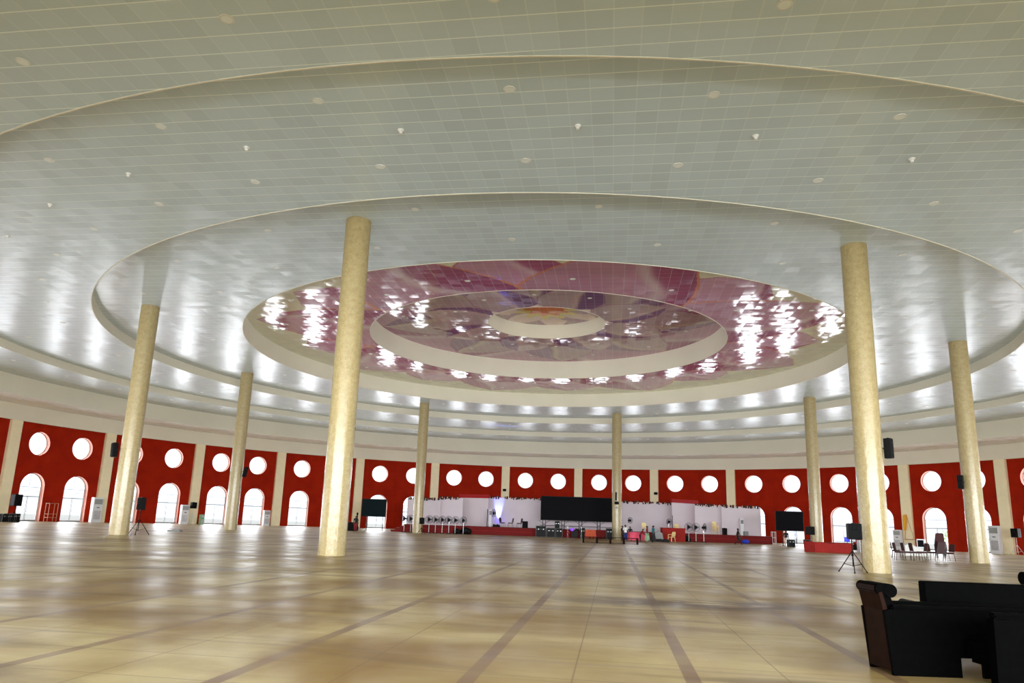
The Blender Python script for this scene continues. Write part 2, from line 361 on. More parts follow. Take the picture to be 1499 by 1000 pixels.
for i in range(6):
    b = MB(); r = RR[i]
    b.lathe([(r+.05, ZZ[i]), (r+.05, ZZ[i]-.02), (r, ZZ[i]-.02), (r, ZZ[i+1]+.01)], 192, (CX, CY, 0))
    o = b.build('trim_%d' % (i+1), M['fascia'], smooth=True); struct(o, fl_[i], 'ceiling step')
b = MB(); b.lathe([(.01, ZZ[6]+1.2), (RW+1.2, ZZ[6]+.4), (RW+1.2, ZW-.5), (RW+.6, ZW-.5)], 96, (CX, CY, 0)); o = b.build('ceiling_light_block', M['outside']); struct(o, 'unseen roof shell added above the stepped ceiling to block light', 'roof')  # unseen shell added over the ceiling to keep light out
# ------------------------------------------------------------------ round wall in bays
PA = {0: -75.26, 1: -63.32, 2: -50.96, 3: -38.91, 4: -26.62, 5: -14.47, 6: -2.9, 7: 8.99, 8: 21.13, 9: 32.92, 10: 45.1, 11: 57.15, 12: 68.97}
for k in range(-1, -6, -1): PA[k] = PA[k+1]-12
for k in range(13, 18): PA[k] = PA[k-1]+12
K0, K1 = -5, 17
DW, DHs = 2.75, 3.5         # door width and spring height ; top = DHs+DW/2
CR = 1.2
TH = .6
def bay_frame(a0, a1):
    p0, p1 = pol(a0, RW), pol(a1, RW); d = (p1-p0); L_ = d.length; d.normalize()
    out = Vector((-d.y, d.x, 0)); c = pol((a0+a1)/2, 1)-Vector((CX, CY, 0))
    if out.dot(Vector((c.x, c.y, 0))) < 0: out = -out
    m = Matrix(((d.x, out.x, 0, p0.x), (d.y, out.y, 0, p0.y), (0, 0, 1, 0), (0, 0, 0, 1)))   # local x along wall, y outward, z up
    return m, L_
def wall_panel(b, m, L_, sx, door):
    """one half-bay of wall with a round hole and maybe an arched one; b: red faces, returns reveal builder polygons"""
    bm = bmesh.new()
    def loop(pts):
        vs = [bm.verts.new((x, 0, z)) for x, z in pts]
        for i in range(len(vs)): bm.edges.new((vs[i], vs[(i+1) % len(vs)]))
    circ = [(sx+CR*math.cos(2*PI*i/40), ZWIN+CR*math.sin(2*PI*i/40)) for i in range(40)]
    arch = [(sx+DW/2*math.cos(PI*i/24), DHs+DW/2*math.sin(PI*i/24)) for i in range(25)]
    if door: outer = [(0, 0), (sx-DW/2, 0)]+arch[::-1]+[(sx+DW/2, 0), (L_, 0), (L_, ZW), (0, ZW)]
    else: outer = [(0, 0), (L_, 0), (L_, ZW), (0, ZW)]
    loop(outer); loop(circ)
    bmesh.ops.triangle_fill(bm, use_beauty=True, edges=bm.edges)
    for f in bm.faces:
        b.bm.faces.new([b.bm.verts.new(m @ v.co) for v in f.verts])
    bm.free()
    return circ, ([(sx-DW/2, 0)]+arch[::-1]+[(sx+DW/2, 0)]) if door else None
def strip(b, m, pts, y0, y1, closed):
    n = len(pts); rng = range(n if closed else n-1)
    for i in rng:
        a, c = pts[i], pts[(i+1) % n]
        b.bm.faces.new([b.bm.verts.new(m @ Vector(q)) for q in ((a[0], y0, a[1]), (c[0], y0, c[1]), (c[0], y1, c[1]), (a[0], y1, a[1]))])
sections = {'wall_left': range(K0, 4), 'wall_stage': range(4, 10), 'wall_right': range(10, K1)}
wl = {'wall_left': 'red painted curved wall with arched doors along the left', 'wall_stage': 'red painted wall behind the white stage flats', 'wall_right': 'red painted curved wall with arched doors along the right'}
reds = []; wins = []; doors_ = []
for nm, ks in sections.items():
    b = MB(); rb = MB()
    for k in ks:
        am = (PA[k]+PA[k+1])/2
        for h, (a0, a1) in enumerate(((PA[k], am), (am, PA[k+1]))):
            m, L_ = bay_frame(R(a0), R(a1)); sx = L_*(.55 if h == 0 else .45)
            door = not (k in (5, 6, 7, 8))
            circ, arch = wall_panel(b, m, L_, sx, door)
            strip(rb, m, circ, 0, TH, True)
            if arch: strip(rb, m, arch, 0, TH, False)
            wins.append((m, sx, k, h)); 
            if door: doors_.append((m, sx, k, h))
    o = b.build(nm, M['wall']); struct(o, wl[nm], 'wall')
    r_ = rb.build('reveal', M['reveal'], o, smooth=False)
    # outer leaf of the wall keeps light out of the joints
# band above the wall
for i, (a0, a1) in enumerate(((PA[K0], PA[K1]),)):
    b = MB(); b.lathe([(RW+.55, ZW), (RW-.35, ZW), (RW-.35, ZZ[0]-.17)], 180, (CX, CY, 0), a0=R(a0), a1=R(a1)); o = b.build('trim_7', M['fascia']); struct(o, 'cream ring beam above the red wall', 'ring beam')
    b = MB(); b.lathe([(RW-.02, 0), (RW-.02, .12)], 180, (CX, CY, 0), a0=R(a0), a1=R(a1))
    b.bm.free()
# doors and windows
def make_window():
    w = bpy.data.objects.new('window_1', None); C.objects.link(w)
    fr = MB(); rot = Matrix.Rotation(PI/2, 4, 'X')
    fr.torus((0, 0, 0), CR-.03, .05, rot, 32, 5); f = fr.build('frame', M['fwhite'], w)
    for a in range(3):
        pass
    mu = MB(); mu.box((0, 0, .45), (.03, .03, 1.4)); mu.box((0, 0, 0), (2*CR-.1, .03, .02)); mu.build('glazing_bar', M['fwhite'], w)
    g_ = MB(); g_.lathe([(.001, 0), (CR-.04, 0)], 32, (0, 0, 0), rot); g_.build('pane', M['glass'], w)
    return w
def make_door():
    w = bpy.data.objects.new('door_1', None); C.objects.link(w)
    hw = DW/2-.03
    fr = MB()
    fr.box((-hw+.04, 0, DHs/2), (.08, .08, DHs)); fr.box((hw-.04, 0, DHs/2), (.08, .08, DHs)); fr.box((0, 0, 2.52), (2*hw, .06, .06)); fr.box((0, 0, 3.05), (2*hw, .04, .03)); fr.box((0, 0, 3.45), (2*hw, .05, .04))
    ar = [Vector((hw*math.cos(PI*i/20), 0, DHs+hw*math.sin(PI*i/20))) for i in range(21)]; fr.tube(ar, .04, 5)
    fr.box((0, 0, DHs+hw/2), (.03, .03, hw)); fr.box((0, 0, .04), (2*hw, .08, .08))
    fr.build('frame', M['grey'], w)
    for s in (-1, 1):
        l = MB(); x0 = s*hw/2
        for dx in (-1, 1): l.box((x0+dx*(hw/2-.05), 0, 1.28), (.04, .04, 2.45))
        l.box((x0, 0, 2.45), (hw-.1, .04, .04)); l.box((x0, 0, .12), (hw-.1, .04, .06))
        lf = l.build('leaf', M['grey'], w)
        h = MB(); h.bar((s*.1, -.08, .95), (s*.1, -.08, 1.35), .018); h.bar((s*.1, 0, 1), (s*.1, -.08, 1), .012); h.bar((s*.1, 0, 1.3), (s*.1, -.08, 1.3), .012); h.build('handle', M['grey'], lf)
    g_ = MB(); pts = [(-hw, .08)]+[(hw*math.cos(PI-PI*i/20), DHs+hw*math.sin(PI-PI*i/20)) for i in range(21)]+[(hw, .08)]
    vs = [g_.bm.verts.new((x, .01, z)) for x, z in pts]; g_.bm.faces.new(vs); g_.build('pane', M['glass'], w)
    return w
W0, D0 = make_window(), make_door()
lamp_round = bpy.data.lights.new('daylight_round', 'AREA'); lamp_round.shape = 'DISK'; lamp_round.size = 2.6
lamp_door = bpy.data.lights.new('daylight_door', 'AREA'); lamp_door.shape = 'RECTANGLE'; lamp_door.size = 3.6; lamp_door.size_y = 5.4
LW, LD = 15.0, 15.0
lamp_round.energy = LW*PI*PI*1.3**2; lamp_door.energy = LD*PI*3.6*5.4
lamp_round.color = (.93, .96, 1.0); lamp_door.color = (.96, .98, 1.0)
def facing_in(m, loc):
    out = m.to_3x3() @ Vector((0, 1, 0)); o = out.to_track_quat('Z', 'Y')
    return Matrix.Translation(m @ Vector(loc)) @ o.to_matrix().to_4x4()
for i, (m, sx, k, h) in enumerate(wins):
    w = W0 if i == 0 else dup(W0)
    w.name = 'window_%d' % (i+1); w.matrix_world = m @ Matrix.Translation((sx, TH-.12, ZWIN))
    struct(w, 'round white-lit window high in the red wall', 'window', 'round windows under the ring beam')
    l = bpy.data.objects.new('daylight', lamp_round); C.objects.link(l); l.matrix_world = facing_in(m, (sx, TH+.5, ZWIN))
for i, (m, sx, k, h) in enumerate(doors_):
    w = D0 if i == 0 else dup(D0)
    w.name = 'door_%d' % (i+1); w.matrix_world = m @ Matrix.Translation((sx, TH-.15, 0))
    struct(w, 'tall arched glazed double door glowing with daylight in the red wall', 'door', 'arched doors around the hall')
    l = bpy.data.objects.new('daylight', lamp_door); C.objects.link(l); l.matrix_world = facing_in(m, (sx, TH+1.6, 2.7))
# pilasters
pb = MB(); wdt = 1.22
pb.box((0, -.05, ZW/2), (wdt, .7, ZW), bev=.04); P0 = pb.build('trim_8', M['pil'])
n = 8
for k in range(K0, K1+1):
    a = R(PA[k]); o = P0 if k == K0 else P0.copy()
    if k != K0: C.objects.link(o)
    o.name = 'trim_%d' % n; n += 1
    o.location = pol(a, RW); o.rotation_euler = (0, 0, -a)
    struct(o, 'flat cream pilaster between two bays of the red wall', 'pilaster', 'cream pilasters of the red wall')
# ------------------------------------------------------------------ big columns
COLS = [(-23.69, 46.38, 'second from the left edge, with a tripod loudspeaker beside its foot'), (-24.88, 68.7, 'slim far column at the left with a black speaker high up'), (-6.91, 30.94, 'large near column left of the middle, nothing fixed to it'),
        (-9.29, 83.71, 'far column in front of the row of pedestal fans'), (13.66, 86.66, 'far column standing at the right end of the huge black screen'), (30.61, 71.55, 'far column behind the left end of the red counter'),
        (16.13, 31.91, 'large near column on the right, empty tripod at its foot'), (31.18, 48.37, 'column nearest the right edge, beside the dark banquet chairs')]
COLS[0] = (-23.69, 46.38, 'leftmost big column, with a tripod loudspeaker beside its foot')
for x, y, d in COLS:
    b = MB(); r = .565
    b.lathe([(.001, 0), (r, 0), (r, 1.2), (r, 4), (r, 8), (r, ZZ[3]-.004)], 40)
    o = b.build('round_column', M['column'], loc=(x, y, 0), smooth=True)
    tag(o, 'cream round column, '+d, 'column', 'ring of eight round columns', 'thing')
# ------------------------------------------------------------------ ceiling fittings
b = MB(); b.lathe([(.001, -.02), (.17, -.02)], 20); opal = None
def make_downlight():
    t = thing('recessed_downlight', 'x', 'ceiling light')
    f = MB(); f.lathe([(.14, .0), (.14, -.015), (.17, -.015), (.18, 0)], 20); f.build('frame', M['fwhite'], t)
    d = MB(); d.lathe([(.001, -.01), (.14, -.01)], 20); d.build('diffuser', M['light'], t); return t
b.bm.free()
DL = make_downlight(); used = False
lab = {1: 'small round recessed lamp in the panelled ring nearest overhead', 2: 'small round recessed lamp in the third ceiling ring, on its outer circle', 3: 'small round recessed lamp in the third ceiling ring, on its inner circle', 4: 'small round recessed lamp in the panelled ring of the columns', 5: 'small round lamp set among the magenta lotus petals', 6: 'small round lamp set among the inner mauve petals'}
def in_view(p_, mg=20):
    d = p_-Vector((0, 0, EYE)); w = d.dot(FW)
    if w < 1: return False
    x = 749.5+PX+F*d.dot(RT)/w; y = 500+PY-F*d.dot(UP)/w
    return -mg < x < 1499+mg and -mg < y < 1000
for lvl, rad, z, step, off in ((1, 44.5, ZZ[1], 8.57, 3.6), (2, 39.9, ZZ[2], 8.57, 3.6), (3, 35.6, ZZ[2], 8.57, 4.0), (4, 30.4, ZZ[3], 15, .7), (4, 26.6, ZZ[3], 15, 8), (5, 21, ZZ[4], 22.5, 10), (5, 16.8, ZZ[4], 22.5, 2), (6, 12, ZZ[5], 30, 4), (6, 8, ZZ[5], 30, 20)):
    a = off
    while a < off+359:
        p_ = pol(PI+R(a), rad, z-.001)
        p_ = Vector((CX+rad*math.sin(R(a)), CY-rad*math.cos(R(a)), z-.001))
        if in_view(p_):
            if not used: DL.location = p_; used = True; o = DL
            else: o = dup(DL, p_)
            o['label'] = lab[lvl]; o['group'] = 'recessed lamps: '+lab[lvl][31:] if lvl < 5 else lab[lvl].replace('lamp', 'lamps')
        a += step
s0 = None; a = -1.2-8.9*5
while a < 60:
    p_ = Vector((CX+37.9*math.sin(R(a)), CY-37.9*math.cos(R(a)), ZZ[2]))
    if s0 is None:
        b = MB(); b.lathe([(.001, -.14), (.05, -.13), (.06, -.06), (.1, -.03), (.11, 0)], 12); s0 = b.build('smoke_detector', M['fwhite'], loc=p_, smooth=True); o = s0
    else: o = s0.copy(); C.objects.link(o); o.location = p_
    tag(o, 'small domed white detector hanging below the third ceiling ring', 'smoke detector', 'detectors between the two circles of lamps'); a += 8.75
# ------------------------------------------------------------------ stage
SY = 88.0; SH = .92
def gx(px, py=790, Y=SY): return P(px, py, Y).x
xl, xr = gx(590, 778), gx(1131, 795)
b = MB(); out = [(xl, SY), (xr, SY), (xr, SY+13), (xl, SY+13)]
vs0 = [b.bm.verts.new((x, y, 0)) for x, y in out]; vs1 = [b.bm.verts.new((x, y, SH)) for x, y in out]
b.bm.faces.new(vs1)
for i in range(4): b.bm.faces.new([vs0[i], vs0[(i+1) % 4], vs1[(i+1) % 4], vs1[i]])
stg = b.build('stage_platform', M['stage']); tag(stg, 'long low stage covered in dark red carpet', 'stage')
b = MB(); b.box(((xl+xr)/2, SY-.012, SH*.5), (xr-xl-.4, .02, .05)); b.build('kick_strip', M['redcloth'], stg)
b = MB()
for i in range(3): b.box((xl-.5*(i+.5), SY+1.6, SH*(.75-.25*i)/2), (.5, 3.0, SH*(.75-.25*i)))
o = b.build('stage_steps', M['stage']); tag(o, 'dark red carpeted steps at the left end of the stage', 'steps')
def flat_panel(px0, px1, ytop0, Y0, Y1, label, gar='amb', name='stage_flat', band=None):
    a = P(px0, ytop0, Y0); c = P(px1, ytop0, Y1)
    zt = a.z
    d = Vector((c.x-a.x, c.y-a.y, 0)); L_ = d.length; rz = math.atan2(d.y, d.x)
    t = thing(name, label, 'stage panel', (a.x, a.y, SH+.003), rz)
    b = MB(); b.box((L_/2, .06, (zt-SH)/2), (L_, .1, zt-SH)); b.build('panel', M['flat'], t)
    b = MB(); b.box((L_/2, .5, .04), (L_*.8, .8, .06)); b.box((L_*.3, .5, .5), (.06, .06, .96)); b.bar((L_*.3, .12, (zt-SH)*.6), (L_*.3, .85, .08), .03); b.bar((L_*.7, .12, (zt-SH)*.6), (L_*.7, .85, .08), .03); b.build('brace', M['beige'], t)
    if gar:
        b = MB(); x = .15
        while x < L_-.1:
            h = random.uniform(.2, .46); w = random.uniform(.12, .26)
            if random.random() > .18: b.box((x, -.03, zt-SH+.06-h*.15), (w, .1, h), Matrix.Rotation(random.uniform(-.25, .25), 4, 'Y'))
            x += random.uniform(.2, .34)
        b.build('garland', M[gar], t)
        b = MB(); x = .3
        while x < L_-.1: b.box((x, -.06, zt-SH+.02), (.1, .06, .16)); x += random.uniform(.5, 1.1)
        b.build('garland_tassel', M['garlandw'], t)
    if band:
        b = MB(); b.box((L_/2, 0, zt-SH+.2), (L_+.3, .3, .45)); b.build('valance', M['redband'], t)
    return t
flat_panel(597, 645, 729.5, 90.0, 90.0, 'white stage panel farthest left, behind the first pedestal fans')
flat_panel(644, 678, 728.5, 91.5, 91.5, 'white stage panel second from the left with ragged garland on top')
flat_panel(674, 715, 728.5, 95.5, 93.5, 'white angled stage panel below a red valance, left of the blue-lit wall', gar=None, band=True)
flat_panel(714, 985, 728, 95.5, 95.5, 'wide white back wall of the stage behind the huge black screen', name='stage_back_wall')
flat_panel(984, 1020, 735.5, 93.0, 95.5, 'white angled stage panel below a red valance, behind the red podium', gar=None, band=True)
flat_panel(1017, 1058, 739, 91.5, 91.5, 'white stage panel with garland behind the three fans on the right')
flat_panel(1056, 1113, 741, 90.0, 90.0, 'white stage panel farthest right beside the arched door')
# led wall
def screen(name, px0, px1, py0, py1, Y, label, m, legs, base_z, truss=False, rz=0):
    a = P(px0, py0, Y); c = P(px1, py0, Y); e = P((px0+px1)/2, py1, Y)
    mid = P((px0+px1)/2, (py0+py1)/2, Y); W_ = c.x-a.x; H_ = 2*(mid.z-e.z)
    t = thing(name, label, 'screen', (mid.x, Y, base_z), rz); zc = mid.z-base_z
    b = MB(); b.box((0, 0, zc), (W_, .14, H_), bev=.015); b.build('display', m, t)
    b = MB()
    for z in (zc-H_/2+.03, zc+H_/2-.03): b.box((0, .0, z), (W_+.05, .17, .05))
    for x in (-W_/2, W_/2): b.box((x, .0, zc), (.05, .17, H_))
    b.build('frame', M['black'], t)
    zb = zc-H_/2
    for x in legs:
        b = MB(); X = x*W_/2
        if truss:
            for dx in (-.18, .18):
                for dy in (.1, .46): b.bar((X+dx, dy, 0), (X+dx, dy, zb+.6), .025, n=6)
            for q in range(int(max(1, zb/.36))):
                b.bar((X-.18, .1, q*.36), (X+.18, .1, q*.36+.36), .015, n=5); b.bar((X+.18, .46, q*.36), (X-.18, .46, q*.36+.36), .015, n=5)
            b.bar((X-.7, .1, zb), (X, .1, zb-.55), .02, n=5); b.bar((X+.7, .1, zb), (X, .1, zb-.55), .02, n=5)
        else:
            b.bar((X, .1, 0), (X, .1, zb+.5), .035); b.bar((X-.02, -.6, .04), (X, .6, .04), .03); b.bar((X, .5, .05), (X, .12, zb*.7), .02)
        b.build('leg', M['blackm'], t)
    if truss:
        b = MB(); b.bar((-W_/2, .1, zb*.38), (W_/2, .1, zb*.38), .035); b.bar((-W_/2, .46, zb*.38), (W_/2, .46, zb*.38), .035); b.build('cross_rail', M['blackm'], t)
    return t
screen('video_wall', 792, 898, 727.5, 763, 92.0, 'huge black video wall on trusses above the centre of the stage', M['screen'], (-.9, -.38, .1, .6), SH, True)
screen('projection_screen', 530, 565, 730.5, 756.5, 90.5, 'dark green-black screen on thin legs left of the stage', M['screeng'], (-.55, .78), 0)
screen('projection_screen', 1136, 1175, 748.5, 777.5, 82.0, 'dark screen on thin legs between the stage and a column', M['screen'], (-.5, .5), 0, rz=R(-4))
# ------------------------------------------------------------------ pedestal fans
def make_fan():
    t = thing('pedestal_fan', 'x', 'fan')
    b = MB(); b.lathe([(.001, 0), (.26, 0), (.26, .03), (.08, .06), (.03, .08)], 20); b.build('base', M['black'], t, smooth=True)
    b = MB(); b.bar((0, 0, .05), (0, 0, .85), .03); b.build('pole', M['steel'], t)
    b = MB(); b.bar((0, 0, .8), (0, 0, 1.22), .018); b.build('inner_pole', M['chrome'], t)
    b = MB(); b.bar((0, .16, 1.32), (0, -.05, 1.32), .1, .13, 12); b.box((0, 0, 1.24), (.06, .08, .12)); b.build('motor', M['black'], t)
    rot = Matrix.Rotation(PI/2, 4, 'X'); b = MB()
    for (rr, y) in ((.37, -.12), (.36, -.06), (.36, -.18), (.2, -.21), (.1, -.22)): b.torus((0, y, 1.32), rr, .007 if rr < .37 else .014, rot, 24, 4)
    for i in range(16):
        a = 2*PI*i/16; b.tube([(math.cos(a)*.06, -.22, 1.32+math.sin(a)*.06), (math.cos(a)*.22, -.21, 1.32+math.sin(a)*.22), (math.cos(a)*.36, -.12, 1.32+math.sin(a)*.36), (math.cos(a)*.2, -.02, 1.32+math.sin(a)*.2)], .005, 3)
    cg = b.build('cage', M['black'], t)
    for i in range(3):
        b = MB(); a = 2*PI*i/3
        m_ = Matrix.Translation((0, -.12, 1.32)) @ Matrix.Rotation(a, 4, 'Y') @ Matrix.Rotation(.35, 4, 'Z')
        b.prism([(.04, -.03), (.14, -.09), (.29, -.08), (.32, .02), (.26, .1), (.1, .06)], .01, m_); b.build('blade', M['bladem'], t)
    b = MB(); b.sphere((0, -.15, 1.32), .15, (1, .6, 1)); b.build('hub', M['black'], t)
    return t
F0 = make_fan(); first = True
fans = [(591, 90.2, SY-1.4, 'pedestal fan against the bright arched door, first of the left row'), (600.7, 0, SY-1.4, 'pedestal fan at the left, just clear of the bright door'),
        (627.5, 0, SY-1.4, 'pedestal fan just right of the far column, beside the tripod loudspeaker'), (637, 0, SY-1.4, 'pedestal fan second to the right of the far column'), (647, 0, SY-1.4, 'pedestal fan third to the right of the far column'),
        (656.7, 0, SY-1.4, 'pedestal fan fourth to the right of the far column'), (666, 0, SY-1.4, 'pedestal fan fifth to the right of the far column, by a dark bundle'), (678, 0, SY-1.4, 'pedestal fan at the right end of the left row, by black boxes'),
        (1008.5, 1, SY-1.3, 'pedestal fan nearest to the red podium'), (1019, 1, SY-1.3, 'middle of the three fans right of the red podium'), (1030.5, 1, SY-1.3, 'half-turned fan, last of the three right of the red podium')]
for i, (px, q, Y, lb) in enumerate(fans):
    py = 778 if px < 700 else 794
    x = P(px, py, Y).x; o = F0 if first else dup(F0)
    first = False; o.location = (x, Y, 0); o.rotation_euler = (0, 0, (R(55) if i == 10 else random.uniform(-.25, .25)) ); s = 1.12 if px < 700 else 1.2
    o.scale = (s, s, 1.18 if px < 700 else 1.28); o['label'] = lb; o['group'] = 'pedestal fans in front of the stage'
for px, py, Y, rz, lb in ((723, 774, SY+3, -.8, 'tall fan on the stage in the blue light'), (921.5, 776, SY+1.6, .6, 'fan on the stage right of the central far column'), (979, 778, SY+3, .3, 'fan on the stage behind the red podium')):
    o = dup(F0, (P(px, py, Y).x, Y, SH), rz, lb, 'fans standing on the stage'); o.scale = (1, 1, 1.25 if px < 900 else 1.0)
# ------------------------------------------------------------------ loudspeakers and tripods
def tripod(x, y, h, label, m='black', spread=.62, group='tripod stands', rz=0.3):
    t = thing('tripod_stand', label, 'speaker stand', (x, y, 0), rz, group)
    b = MB(); b.bar((0, 0, .25), (0, 0, h), .022); b.build('pole', M[m], t)
    b = MB(); b.bar((0, 0, h*.5), (0, 0, h*.5+.09), .045); b.build('collar', M[m], t)
    hub = min(.95, h*.62)
    b = MB(); b.bar((0, 0, hub-.05), (0, 0, hub+.05), .05); b.build('hub', M[m], t)
    for i in range(3):
        a = 2*PI*i/3+.5; c, s = math.cos(a), math.sin(a); b = MB()
        b.bar((c*.04, s*.04, hub), (c*spread, s*spread, .03), .02, n=6)
        lg = b.build('leg', M[m], t); b = MB(); b.bar((c*.02, s*.02, .28), (c*spread*.62, s*spread*.62, hub*.42), .013, n=5); b.build('brace', M[m], lg)
        b = MB(); b.sphere((c*spread, s*spread, .03), .032, n=8); b.build('rubber_foot', M['black'], lg)
    return t
def speaker(x, y, z, w, d, h, label, rz=0, name='loudspeaker', group='loudspeakers', tilt=0, bracket=None):
    t = thing(name, label, 'loudspeaker', (x, y, z), rz, group); t.rotation_euler = (tilt, 0, rz)
    b = MB(); b.prism([(-w/2, 0), (w/2, 0), (w/2, h), (-w/2, h)], d, Matrix.Translation((0, -d/2, 0))); 
    o = b.build('cabinet', M['black'], t)
    md = o.modifiers.new('bevel', 'BEVEL'); md.width = min(w, d)*.08; md.segments = 2
    b = MB(); b.box((0, -d/2-.008, h*.5), (w*.88, .016, h*.9)); b.build('grille', M['grille'], t)
    b = MB(); rot = Matrix.Rotation(PI/2, 4, 'X'); b.torus((0, -d/2-.018, h*.32), w*.34, .008, rot, 20, 4); b.torus((0, -d/2-.018, h*.76), w*.18, .008, rot, 16, 4); b.build('driver_ring', M['blackm'], t)
    b = MB(); b.box((0, 0, h+.015), (w*.3, .05, .03)); b.build('handle', M['black'], t)
    if bracket: b = MB(); b.bar((0, d/2, h*.5), bracket, .03); b.build('bracket', M['blackm'], t)
    return t
def tripod_speaker(px, py, Y, hz, sw, sh, lab_s, lab_t, m='black', rz=0, spread=.62, trz=.3):
    p_ = P(px, py, Y); x = p_.x
    tripod(x, Y, hz, lab_t, m, spread, rz=trz)
    speaker(x, Y, hz+.002, sw, sw*.85, sh, lab_s, rz, group='loudspeakers on tripods')
tripod_speaker(201, 783, 47.3, 1.55, .42, .78, 'black loudspeaker on a tripod beside the leftmost big column', 'black tripod stand beside the leftmost big column', rz=-.5, spread=.7)
tripod_speaker(616.5, 785, 78, 1.05, .5, .66, 'black loudspeaker in front of the far column by the fans', 'black tripod at the foot of the far column by the fans', spread=.5)
tripod_speaker(1187.5, 805, 67.5, 1.35, .62, .74, 'black loudspeaker on a tripod left of the red counter', 'grey-black tripod left of the red counter', m='blackm', spread=.55, rz=.3)
sx_ = P(1248, 838, 31.3).x
tripod(sx_, 31.2, 1.35, 'black wide-legged tripod at the foot of the large near right column', spread=.62, rz=-.35)
speaker(sx_+.13, 31.2, 1.352, .55, .42, .66, 'large black loudspeaker head beside the near right column', -.25, group='loudspeakers on tripods')
# by the wall
def wallside(px, py, rad):
    a, z = WA(px, py, rad); return pol(a, rad), a
p_, a = wallside(1489, 800, RW-1.6)
tripod(p_.x, p_.y, 1.75, 'white steel tripod at the right by the wall', 'steel', .7, rz=.4); speaker(p_.x, p_.y, 1.752, .75, .5, .9, 'black loudspeaker on the white tripod near the right edge', -a, group='loudspeakers on tripods')
p_, a = wallside(22, 745, RW-2.4)
tripod(p_.x, p_.y, 1.5, 'dark tripod near the left edge behind black boxes', 'brown', .6); speaker(p_.x, p_.y, 1.502, .85, .55, 1.1, 'black loudspeaker near the left edge above black boxes', -a, group='loudspeakers on tripods')
p_, a = wallside(281, 760, RW-1.4)
tripod(p_.x, p_.y, 1.9, 'thin pale tripod in front of a cream pilaster at the left', 'steel', .5); speaker(p_.x, p_.y, 1.902, .65, .45, .75, 'small black loudspeaker before a cream pilaster at the left', -a, group='loudspeakers on tripods')
# column speakers
def colspk(ci, px, py, w, d, h, label, tilt=-.15, side=None):
    x, y, _ = COLS[ci]; q = P(px, py, y)
    dx = q.x-x; s = 1 if dx > 0 else -1
    t = speaker(q.x, y-.15, q.z-h/2, w, d, h, label, 0, 'column_loudspeaker', 'loudspeakers fixed to the columns')
    t.rotation_euler = (0, side or 0, s*.7)
    b = MB(); b.bar((0, 0, h*.5), (-s*(abs(dx)-.5)*.75, .25 if abs(dx) > .3 else .3, h*.5), .03); b.build('bracket', M['blackm'], t)
colspk(0, 170, 659, .3, .34, .9, 'slim black loudspeaker on the left side of the leftmost big column', side=-.1)
colspk(1, 358.5, 691, .3, .34, .95, 'slim black loudspeaker on the right side of the slim far left column', side=.2)
colspk(6, 1298, 657, .24, .32, .88, 'black loudspeaker high on the right of the large near right column')
colspk(7, 1404, 706, .34, .36, .9, 'black loudspeaker on the left side of the column by the banquet chairs')
q = P(902, 727, COLS[4][1]-.85); speaker(q.x, COLS[4][1]-.72, q.z-.45, .16, .2, .95, 'thin vertical loudspeaker on the column beside the huge screen', 0, 'column_loudspeaker', 'loudspeakers fixed to the columns')
q = P(903, 736.5, COLS[4][1]-.85); speaker(q.x, COLS[4][1]-.72, q.z-.15, .5, .2, .32, 'small wide black box speaker below the thin vertical one on the column', 0, 'column_loudspeaker', 'loudspeakers fixed to the columns')
q = P(903, 743, COLS[4][1]-.7); b = MB(); b.box((0, 0, 0), (.26, .03, .26), bev=.005); o = b.build('mounted_sign', M['grey'], loc=(q.x, COLS[4][1]-.582, q.z)); tag(o, 'small grey notice plate under the speakers on the central far column', 'sign')
for px, py, lb in ((738.5, 717.5, 'small black speaker on a pilaster above the left part of the stage'), (960, 722.5, 'small black speaker on a pilaster right of the huge screen')):
    a, z = WA(px, py, RW-.55); q = pol(a, RW-.57, z-.17); speaker(q.x, q.y, q.z, .5, .28, .34, lb, -a, 'pilaster_loudspeaker', 'small speakers on the pilasters')
# ------------------------------------------------------------------ air conditioners and wall-side odds and ends
def cabinet_ac(px, py, label, h=2.05, w=.8, m='white', rad=RW-1.1, name='floor_air_conditioner', cat='air conditioner'):
    p_, a = wallside(px, py, rad); t = thing(name, label, cat, (p_.x, p_.y, 0), -a, 'standing air conditioners along the wall' if cat == 'air conditioner' else None)
    b = MB(); b.box((0, 0, h/2), (w, .5, h), bev=.03); b.build('body', M[m], t)
    b = MB(); b.box((0, -.256, h*.83), (w*.8, .02, h*.2))
    b.build('vent', M['grey'], t)
    b = MB()
    for i in range(7): b.box((0, -.27, h*.75+i*h*.026), (w*.76, .012, .015))
    b.build('louvre', M['fwhite'], t)
    b = MB(); b.box((0, -.256, h*.3), (w*.7, .015, h*.35)); b.build('intake_grille', M['silver'], t)
    b = MB(); b.box((0, -.26, h*.6), (w*.3, .01, .08)); b.build('control_panel', M['black'], t)
cabinet_ac(139.5, 755, 'tall white floor-standing air conditioner right of the second bright door from the left', 2.7, 1.15)
cabinet_ac(268.5, 762, 'white air conditioner left of the pilaster with the small loudspeaker', 2.3, .95)
cabinet_ac(389, 766, 'white air conditioner right of the slim far left column', 2.0, .85)
cabinet_ac(1315.5, 798, 'white air conditioner behind the row of banquet chairs', 2.2, .9)
cabinet_ac(1459, 803, 'white air conditioner right of the column nearest the right edge', 2.9, 1.1)
cabinet_ac(295, 762, 'low greenish water dispenser beside an arched door at the left', 1.2, .5, 'cgreen', name='water_dispenser', cat='water dispenser')
